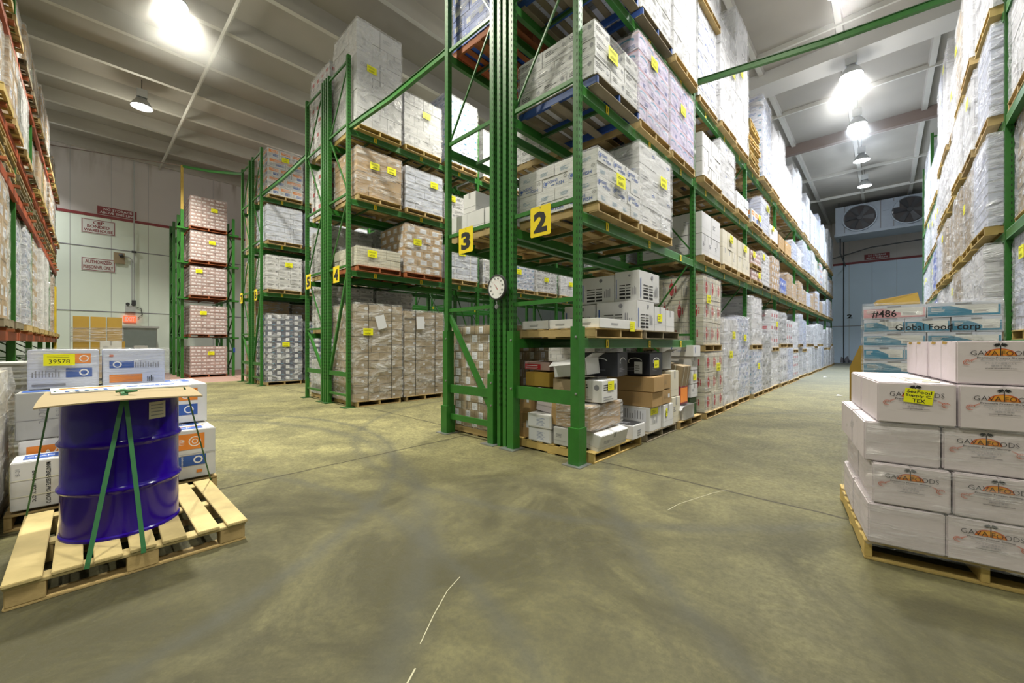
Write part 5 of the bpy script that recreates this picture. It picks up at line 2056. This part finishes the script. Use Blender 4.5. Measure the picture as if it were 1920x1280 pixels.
def ojfront2(F, w, d, h):
    f = F[1]
    f.rect(-d * .40, -h * .02, -d * .02, h * .18, 'ink_blue')
    f.arc(-d * .28, h * .08, .03, .03, .01, 'ink_white')
    f.rect(-d * .40, -h * .42, d * .12, -h * .20, 'ink_orange')
    f.lines(.0, -h * .02, d * .42, h * .22, 10, 'ink_grey', random.Random(7), vert=True, fill=.35)
    f.lines(d * .2, -h * .42, d * .32, -h * .2, 4, 'ink_black', random.Random(7), vert=True, fill=.5)
    f.rect(-d * .4, h * .3, -d * .34, h * .36, 'ink_rust')


oj = thing('wrapped_cartons', (-5.50, .06, .965), 'two film-wrapped white cartons on top of the pile, yellow number tag', 'pallet load')
for (ya, yb, dr_) in ((-.42, -.005, ojfront), (.02, .45, ojfront2)):
    core = MB()
    w, d, h = .56, yb - ya, .335
    core.box(-w / 2, w / 2, -d / 2, d / 2, 0, h, 'carton_cool')
    q = link('carton', core.mesh('carton', bevel=.006), oj, (0, (ya + yb) / 2 - .06 + .04, 0))
    pr = MB()
    dr_({1: Face(pr, (w / 2, 0, h / 2), (0, 1, 0), (0, 0, 1), .002)}, w, d, h)
    link('print', pr.mesh('print'), q)
link('stretch_wrap', film_mesh('stretch_film_light', 1), oj, (0, 0, -.005), 0, (.60, .93, .35))
mb = MB()
F = Face(mb, (.311, 0, 0), (0, 1, 0), (0, 0, 1), .001)
F.rect(-.35, .20, -.17, .30, 'yellow_paper')
F.lines(-.33, .27, -.20, .295, 2, 'ink_black', random.Random(2), fill=.2)
F.text('39578', -.26, .235, h=.035, mat='ink_black')
link('yellow_tag', mb.mesh('yellow_tag'), oj)['label'] = 'yellow tag with black numbers'

# film wrapped load at the very left edge, carton on top
pallet((-4.87, -1.05, 0), 1.13, 1.05, 'wood', 'pallet under the film-wrapped load at the left edge', True)
load('cream', (-4.87, -1.03, .12), 1.0, 1.10, 1.02, 'thickly wrapped pale load at the left edge beside the drum', True, 'stretch_film_heavy')
carton('carton', 'kraft', -5.32, -4.60, -1.00, -.53, 1.17, 1.46, 'brown strapped carton on the wrapped load at the left edge', draw=lambda F, w, d, h: [F[1].rect(a - .006, -h / 2, a + .006, h / 2, 'strap_white') for a in (-.08, .1)])
st = thing('tray_stack', (-7.25, -.66, 0), 'stack of grey nested trays left of the wrapped cartons', 'tray')
rr = random.Random(4)
for k in range(14):
    mb = MB()
    mb.box(-.3, .3, -.25, .25, 0, .075, 'carton_grey')
    mb.box(-.32, .32, -.27, .27, .06, .08, 'carton_grey')
    link('tray', mb.mesh('tray'), st, (rr.uniform(-.03, .03), rr.uniform(-.03, .03), .082 * k), rr.uniform(-.1, .1))

# ------------------------------------------------------------------ shrimp cartons, right foreground
AG = math.radians(9.3)
GX, GY = -.10, 3.27
ca, sa = math.cos(AG), math.sin(AG)


def gw(u, v):
    return (GX + u * ca - v * sa, GY + u * sa + v * ca)


p = gw(.53, .66)
pallet((p[0], p[1], 0), 1.02, 1.20, 'wood_yellow', 'pallet under the stacked shrimp cartons, right foreground', True, AG + PI / 2)
GG = 'shrimp cartons stacked in the right foreground'
GH = .25
ROWN = ['bottom row', 'second row', 'third row', 'fourth row', 'top row']
COLN = ['left corner', 'middle', 'right']
for r in range(5):
    u0 = [.03, .055, .02, .075, .075][r]
    for cidx in range(3):
        if r == 4 and cidx == 0:
            continue
        for dpt in range(2):
            w, d = .335, .52
            ua = u0 + cidx * .345
            if ua + w > 1.12:
                continue
            va = .03 + dpt * .545 + [0, .0, .02, .0, .03][r]
            px, py = gw(ua + w / 2, va + d / 2)
            z = .125 + r * GH
            blank = (r in (0, 2) and cidx == 0)
            core = MB()
            core.box(-w / 2, w / 2, -d / 2, d / 2, 0, GH - .006, 'carton_rose')
            rg = random.Random(r * 9 + cidx * 3 + dpt)
            o = link('shrimp_carton', core.mesh('shrimp_carton', bevel=.007), None, (px, py, z), AG + rg.uniform(-.02, .02))
            tag(o, ('plain faced' if blank else 'printed') + ' shrimp carton, %s, %s, %s' % (ROWN[r], COLN[cidx], ['front', 'behind another'][dpt]) + (', with yellow tag' if (r, cidx, dpt) == (3, 0, 0) else ''), 'box', GG)
            pr = MB()
            if dpt == 0 and not blank:
                gava(Face(pr, (0, -d / 2, (GH - .006) / 2), (1, 0, 0), (0, 0, 1), .0012), w, GH - .006)
            F = Face(pr, (0, 0, GH - .006), (1, 0, 0), (0, 1, 0), .001)
            F.rect(-.003, -d / 2, .003, d / 2, 'seam')
            F.rect(-w / 2, -d / 2 + .10, w / 2, -d / 2 + .115, 'carton_white')
            F = Face(pr, (-w / 2, 0, (GH - .006) / 2), (0, -1, 0), (0, 0, 1), .001)
            F.rect(-.002, -GH / 2 + .01, .002, GH / 2 - .01, 'seam_light')
            if r == 4:
                F.poly([(.02, GH / 2 - .02), (.10, GH / 2 - .022), (.12, GH / 2 - .008), (.03, GH / 2 - .004)], 'carton_mustard')
                F.poly([(-.20, GH / 2 - .02), (-.12, GH / 2 - .022), (-.10, GH / 2 - .008), (-.19, GH / 2 - .004)], 'carton_mustard')
            link('print', pr.mesh('print'), o)
            if (r, cidx, dpt) == (3, 0, 0):
                mb = MB()
                F = Face(mb, (0, -d / 2, (GH - .006) / 2), (1, 0, 0), (0, 0, 1), .006)
                T = lambda x, y: (x * .985 + y * .12 + .012, y * .985 - x * .12 + .045)
                F.poly([T(-.062, -.042), T(.062, -.042), T(.062, .042), T(-.062, .042)], 'yellow_paper')
                F.text('SeaFood', *T(0, .026), h=.020, w=.105, mat='ink_black', bold=.02, rot=-.1)
                F.text('Supply C.', *T(0, .001), h=.020, w=.112, mat='ink_black', bold=.02, rot=-.1)
                F.text('TEX', *T(.004, -.026), h=.022, w=.055, mat='ink_black', bold=.02, rot=-.1)
                link('yellow_tag', mb.mesh('yellow_tag'), o)['label'] = 'yellow handwritten tag'
mb = MB()
mb.tube([(-.04, 0, .004), (-.06, .03, .012), (-.02, .06, .010), (.03, .02, .014), (.06, -.03, .010), (.03, -.05, .004), (.10, -.06, .004)], .006, 'strap_white', 6)
px, py = gw(.26, .12)
one('loose_strap', mb, 'loose curled white strap on top of the yellow tagged carton', 'strap', loc=(px, py, .125 + 4 * GH))
# film round the lower rows
px, py = gw(.575, .585)
fm = link('stretch_wrap', film_mesh('stretch_film_light', 2), None, (px, py, .11), AG, (1.09, 1.13, .765))
tag(fm, 'clear stretch film around the lower shrimp carton rows', 'film')

# second pallet with handwriting
pallet((.36, 6.55, 0), 1.0, 1.2, 'wood', 'pallet behind the shrimp cartons under the load marked 486', True, PI / 2)
gl = load('label486', (.33, 6.55, .12), 1.00, 1.10, 1.66, 'film-wrapped blue and white cartons marked 486 in black marker', True, 'stretch_film_light')
mb = MB()
F = Face(mb, (0, -.585, 0), (1, 0, 0), (0, 0, 1), .001)
F.text('#486', -.33, 1.56, h=.085, w=.20, mat='ink_black', bold=.012)
link('handwriting', mb.mesh('handwriting'), gl)['label'] = 'black handwritten number'
mb = MB()
F = Face(mb, (0, -.585, 0), (1, 0, 0), (0, 0, 1), .001)
F.text('Global Food corp', .06, 1.40, h=.085, w=.60, mat='ink_black', bold=.012)
link('handwriting', mb.mesh('handwriting'), gl)['label'] = 'black marker handwriting'
mb = MB()
mb.add([(-.18, -.15, 0), (.16, -.15, 0), (.16, .15, 0), (-.18, .15, 0), (-.20, -.16, .05), (.14, -.14, .12), (.17, .16, .13), (-.2, .15, .05)], [(0, 1, 2, 3), (0, 1, 5, 4), (1, 2, 6, 5), (3, 0, 4, 7)], 'carton_mustard')
mb.add([(-.20, -.16, .05), (.14, -.14, .12), (.14, -.14, .126), (-.20, -.16, .056)], [(0, 1, 2, 3)], 'carton_kraft')
o = one('open_box', mb, 'small open mustard coloured box on top of the 486 load', 'box', loc=(.12, 6.4, 1.80), rz=.1)
so = o.modifiers.new('thick', 'SOLIDIFY')
so.thickness = .006
mb = MB()
mb.add([(-.13, 0, 0), (.0, .0, 0), (.0, 0, 1.33), (-.03, 0, 1.33), (-.13, 0, 1.05)], [(0, 1, 2, 3, 4)], 'carton_mustard')
mb.add([(-.13, 0, 0), (-.13, 0, 1.05), (-.06, .55, 1.0), (-.06, .55, 0)], [(0, 1, 2, 3)], 'carton_mustard')
o = one('folded_cardboard', mb, 'mustard cardboard standing behind the shrimp cartons beside the 486 load', 'cardboard', loc=(-.19, 6.62, .005))
o.modifiers.new('thick', 'SOLIDIFY').thickness = .008

# ------------------------------------------------------------------ things at the far left wall
def wall_sign(name, lab, y0, y1, z0, z1, body, draw, border=None):
    mb = MB()
    mb.box(-25.0 + .001, -24.985, y0, y1, z0, z1, body)
    F = Face(mb, (-24.985, (y0 + y1) / 2, (z0 + z1) / 2), (0, 1, 0), (0, 0, 1), .002)
    w, h = y1 - y0, z1 - z0
    if border:
        for a in ((-w / 2 + .02, -h / 2 + .02, w / 2 - .02, -h / 2 + .045), (-w / 2 + .02, h / 2 - .045, w / 2 - .02, h / 2 - .02),
                  (-w / 2 + .02, -h / 2 + .02, -w / 2 + .045, h / 2 - .02), (w / 2 - .045, -h / 2 + .02, w / 2 - .02, h / 2 - .02)):
            F.rect(*a, border)
    draw(F, w, h)
    one(name, mb, lab, 'sign', 'signs on the far left wall')


wall_sign('wall_sign', 'white sign reading CBP bonded warehouse on the left wall', -.36, .68, 6.15, 6.78, 'sign_white',
          lambda F, w, h: (F.text('CBP', 0, h * .27, h=.13, w=.34, mat='sign_red', bold=.03), F.text('BONDED', 0, 0, h=.13, w=.68, mat='sign_red', bold=.03), F.text('WAREHOUSE', 0, -h * .27, h=.12, w=.88, mat='sign_red', bold=.03)), 'sign_red')
wall_sign('wall_sign', 'white sign reading authorized personnel only on the left wall', -.36, .68, 4.53, 5.10, 'sign_white',
          lambda F, w, h: (F.text('AUTHORIZED', 0, h * .2, h=.15, w=.80, mat='sign_red', bold=.02), F.text('PERSONNEL ONLY', 0, -h * .2, h=.15, w=.90, mat='sign_red', bold=.02)), 'sign_red')
wall_sign('wall_sign', 'dark red sign about storage above this line on the left wall', .12, 1.37, 7.05, 7.40, 'sign_red',
          lambda F, w, h: (F.text('NO STORAGE', .02, h * .2, h=.10, w=.9, mat='ink_white', bold=.01), F.text('ABOVE THIS LINE', 0, -h * .22, h=.10, w=1.1, mat='ink_white', bold=.01)))
mb = MB()
mb.box(-.99, .29, 36.96, 36.977, 7.22, 7.58, 'sign_red')
F = Face(mb, (-.35, 36.96, 7.40), (1, 0, 0), (0, 0, 1), .002)
F.text('NO STORAGE', .0, .08, h=.10, w=.9, mat='ink_white', bold=.01)
F.text('ABOVE THIS LINE', 0, -.08, h=.10, w=1.1, mat='ink_white', bold=.01)
one('wall_sign', mb, 'dark red sign about storage on the back wall below the fans', 'sign')
mb = MB()
F = Face(mb, (-1.78, 36.994, 3.33), (1, 0, 0), (0, 0, 1), .002)
F.text('2', 0, 0, h=.28, w=.30, mat='ink_black', bold=.04)
one('wall_number', mb, 'black painted number 2 on the blue back wall', 'sign')

ex = thing('exit_sign', (-24.97, 1.14, 2.49), 'small lit red exit sign on the far left wall', 'sign')
mb = MB()
mb.box(-.02, .06, -.21, .21, -.14, .14, 'exit_glow')
F = Face(mb, (.06, 0, 0), (0, 1, 0), (0, 0, 1), .002)
F.text('EXIT', 0, 0, h=.18, w=.32, mat='ink_white', bold=.02)
link('housing', mb.mesh('housing'), ex)
el = thing('emergency_light', (-24.95, 1.16, 2.97), 'grey emergency light box with two lamps above the exit sign', 'lamp')
mb = MB()
mb.box(-.04, .10, -.17, .17, -.17, .13, 'plastic_grey')
link('battery_box', mb.mesh('battery_box', bevel=.01), el)
for s in (-1, 1):
    mb = MB()
    mb.lathe([(0, 0), (.05, 0), (.07, .06), (.07, .09), (0, .09)], 'dark_metal', 16, Matrix.Translation((.04, s * .09, .19)) @ Matrix.Rotation(PI / 2, 4, 'Y'), cap=False)
    link('lamp_head', mb.mesh('lamp_head'), el)
mb = MB()
mb.tube([(.02, .18, .1), (.04, .36, 0), (.04, .40, -.25), (.02, .25, -.42)], .014, 'dark_metal', 6)
link('flex_cable', mb.mesh('flex_cable'), el)
mb = MB()
mb.tube([(-24.965, 1.28, 10.1), (-24.965, 1.28, 3.3)], .022, 'plastic_grey')
mb.tube([(-24.96, .95, 5.28), (-24.95, 1.12, 5.28), (-24.95, 1.20, 5.2), (-24.95, 1.21, 3.3)], .02, 'plastic_grey')
mb.box(-24.99, -24.92, 1.20, 1.36, 5.52, 5.60, 'dark_metal')
mb.box(-24.99, -24.90, 1.20, 1.34, 3.15, 3.35, 'dark_metal')
one('conduit', mb, 'thin vertical grey conduit running down the far left wall', 'pipe', loc=(.035, 0, 0))
mb = MB()
mb.box(-24.98, -24.965, .62, .98, 4.95, 5.45, 'carton_kraft_dull')
mb.lathe([(0, 0), (.07, 0), (.10, .12), (.0, .14)], 'dark_metal', 14, Matrix.Translation((-24.95, .80, 5.30)) @ Matrix.Rotation(-1.2, 4, 'X'), cap=False)
one('flood_light', mb, 'dark wall light on a dirty plate right of the authorized sign', 'lamp', loc=(.03, 0, 0))

# pile of mustard boxes by the wall and steel cabinet
pallet((-21.3, .15, .9), 1.25, 1.1, 'wood_grey', 'raised pallet under the mustard brown boxes near the left wall', False)
pallet((-21.3, .15, 0), 1.25, 1.1, 'wood_grey', 'floor pallet beneath the mustard boxes near the left wall', False)
load('kraft', (-21.3, .15, .12), 1.1, 1.2, .78, 'brown cartons under the mustard boxes near the left wall', False, 'stretch_film')
for r in range(3):
    for k in range(3):
        yy = -.30 + .43 * k + (.08 if r == 0 and k == 2 else 0)
        carton('carton', None, -21.60, -21.18, yy - .20, yy + .20, 1.02 + .45 * r, 1.46 + .45 * r, 'mustard brown box near the left wall, %s row, %s' % (['lower', 'middle', 'upper'][r], ['left', 'centre', 'right'][k]), body='carton_mustard', group='mustard boxes near the left wall')
fm = link('stretch_wrap', film_mesh('stretch_film', 3), None, (-21.39, .12, 1.44), 0, (.50, 1.33, .52))
tag(fm, 'band of clear film around the mustard brown boxes', 'film')
cb = thing('steel_cabinet', (-23.9, 1.35, 0), 'grey stained steel cabinet right of the mustard boxes', 'cabinet')
mb = MB()
mb.box(-.45, .45, -.60, .60, 0, 2.05, 'steel')
link('body', mb.mesh('body'), cb)
mb = MB()
mb.box(-.50, .52, -.66, .66, 2.05, 2.13, 'carton_grey')
link('lid', mb.mesh('lid'), cb)
mb = MB()
mb.box(.45, .47, -.56, .56, .1, 1.95, 'grey_post')
mb.box(.47, .50, .2, .24, .9, 1.3, 'dark_metal')
link('door', mb.mesh('door'), cb)
pallet((-18.9, .95, 0), 1.2, 1.0, 'wood_grey', 'dark pallet under low white cartons before the left wall', False)
for k, (ya, yb, z0, z1, stl, lab) in enumerate(((.42, .92, .12, .56, 'white', 'low white carton on the dark pallet, left'), (.94, 1.44, .12, .56, 'whitetext', 'low white carton with black edge on the dark pallet, right'),
                                             (.80, 1.42, .58, 1.0, 'orange', 'white carton with orange panel and yellow tag on the low pile'), (.20, .78, .58, 1.02, 'whitetext', 'white carton beside the orange panelled one'),
                                             (.15, .66, 1.04, 1.44, 'white', 'topmost white carton of the low pile near the wall'), (.96, 1.30, 1.02, 1.30, 'grey', 'small grey box topping the low pile near the wall'))):
    o = carton('carton', stl, -19.2, -18.6, ya, yb, z0, z1, lab, group='low pile before the left wall')
    if k == 2:
        stick(o, .6, .62, .42, 1, .05, 0)

# ------------------------------------------------------------------ evaporator with two fans on the back wall
ev = thing('evaporator_unit', (-.15, 32.6, 8.95), 'large grey blue ceiling cooler with two round fans, back wall', 'cooler')
mb = MB()
mb.box(-2.05, 2.05, -.9, .9, -.80, .85, 'unit_grey')
mb.box(-2.1, 2.1, -.96, .95, -.95, -.80, 'unit_grey')
for x in (-1.62, .55, -.0):
    mb.box(x, x + .03, -.915, -.90, -.8, .85, 'seam')
mb.box(.1, .35, -.96, -.9, .2, .6, 'unit_grey')
mb.box(.55, .8, -.96, -.9, .25, .65, 'unit_grey')
mb.box(.42, .55, -.95, -.9, -.05, .06, 'ink_white')
link('housing', mb.mesh('housing'), ev)
for x in (-.92, 1.22):
    mb = MB()
    T = Matrix.Translation((x, -.90, 0.02)) @ Matrix.Rotation(PI / 2, 4, 'X')
    mb.lathe([(.80, 0), (.80, .12), (.74, .12), (.72, .0)], 'unit_grey', 40, T, cap=False)
    mb.lathe([(0, .01), (.73, .01)], 'fan_dark', 40, T, cap=False)
    fr_ = link('fan_ring', mb.mesh('fan_ring', True), ev)
    mb = MB()
    for k in range(6):
        a = k * PI / 3
        R = T @ Matrix.Rotation(a, 4, 'Z')
        mb.add([(.1, -.05, .03), (.66, -.20, .03), (.68, .12, .07), (.1, .07, .06)], [(0, 1, 2, 3)], 'dark_metal', R)
    mb.lathe([(0, .09), (.12, .09), (.13, .03), (.0, .02)], 'dark_metal', 20, T, cap=False)
    link('fan_blades', mb.mesh('fan_blades'), ev)
mb = MB()
mb.tube([(-1.85, -.3, -.95), (-1.85, -.3, -1.9), (-1.85, 4.3, -2.0)], .04, 'dark_metal')
link('drain_pipe', mb.mesh('drain_pipe'), ev)
for x in (-1.9, 1.9):
    mb = MB()
    mb.tube([(x, -.6, .85), (x, -.6, 1.2)], .02, 'dark_metal', 6)
    link('hanger_rod', mb.mesh('hanger_rod'), ev)
mb = MB()
mb.tube([(-2.1, 36.95, .0), (-2.1, 36.95, 9.0)], .03, 'dark_metal')
one('conduit', mb, 'thin dark conduit down the blue back wall', 'pipe')

# cold mist drifting under the ceiling around the lamps
def mist(lab, c, r, dens):
    m = bpy.data.materials.new('mist')
    m.use_nodes = True
    nt = m.node_tree
    nt.nodes.remove(nt.nodes['Principled BSDF'])
    v = nd(nt, 'ShaderNodeVolumeScatter')
    v.inputs['Anisotropy'].default_value = .3
    tc = nd(nt, 'ShaderNodeTexCoord')
    ln = nd(nt, 'ShaderNodeVectorMath', operation='LENGTH')
    nt.links.new(tc.outputs['Object'], ln.inputs[0])
    mr = nd(nt, 'ShaderNodeMapRange')
    mr.interpolation_type = 'SMOOTHSTEP'
    mr.inputs['From Min'].default_value = 1.0
    mr.inputs['From Max'].default_value = .1
    nt.links.new(ln.outputs['Value'], mr.inputs['Value'])
    nz = nd(nt, 'ShaderNodeTexNoise')
    nz.inputs['Scale'].default_value = 2.2
    nz.inputs['Detail'].default_value = 3
    nt.links.new(tc.outputs['Object'], nz.inputs['Vector'])
    m2 = nd(nt, 'ShaderNodeMapRange')
    m2.inputs['From Min'].default_value = .38
    m2.inputs['From Max'].default_value = .65
    m2.inputs['To Max'].default_value = dens
    nt.links.new(nz.outputs[0], m2.inputs['Value'])
    mu = nd(nt, 'ShaderNodeMath', operation='MULTIPLY')
    nt.links.new(mr.outputs[0], mu.inputs[0])
    nt.links.new(m2.outputs[0], mu.inputs[1])
    nt.links.new(mu.outputs[0], v.inputs['Density'])
    nt.links.new(v.outputs[0], nt.nodes['Material Output'].inputs['Volume'])
    M['mist'] = m
    mb = MB()
    mb.lathe([(math.sin(PI * k / 12), -math.cos(PI * k / 12)) for k in range(13)], 'mist', 24, cap=False)
    o = link('cold_mist', mb.mesh('cold_mist'), None, c, scale=r)
    tag(o, lab, 'mist', None, 'stuff')


mist('pale mist glowing round the lamps over the right aisle', (-.7, 15.5, 8.85), (2.4, 6.5, .98), .15)
mist('wisps of mist round the lamp at the top left', (-11.4, 2.0, 8.85), (4.0, 3.2, .98), .24)

# litter on the floor
for k, (x, y, lab) in enumerate(((-1.75, 20.5, 'small white scrap on the far right aisle floor'), (-.85, 13.4, 'crumpled clear scrap on the right aisle floor'))):
    mb = MB()
    mb.add([(-.06, -.04, 0), (.05, -.05, .01), (.07, .05, 0), (-.04, .06, .02)], [(0, 1, 2, 3)], 'ink_white')
    one('paper_scrap', mb, lab, 'litter', loc=(x, y, .004))

bpy.context.view_layer.update()
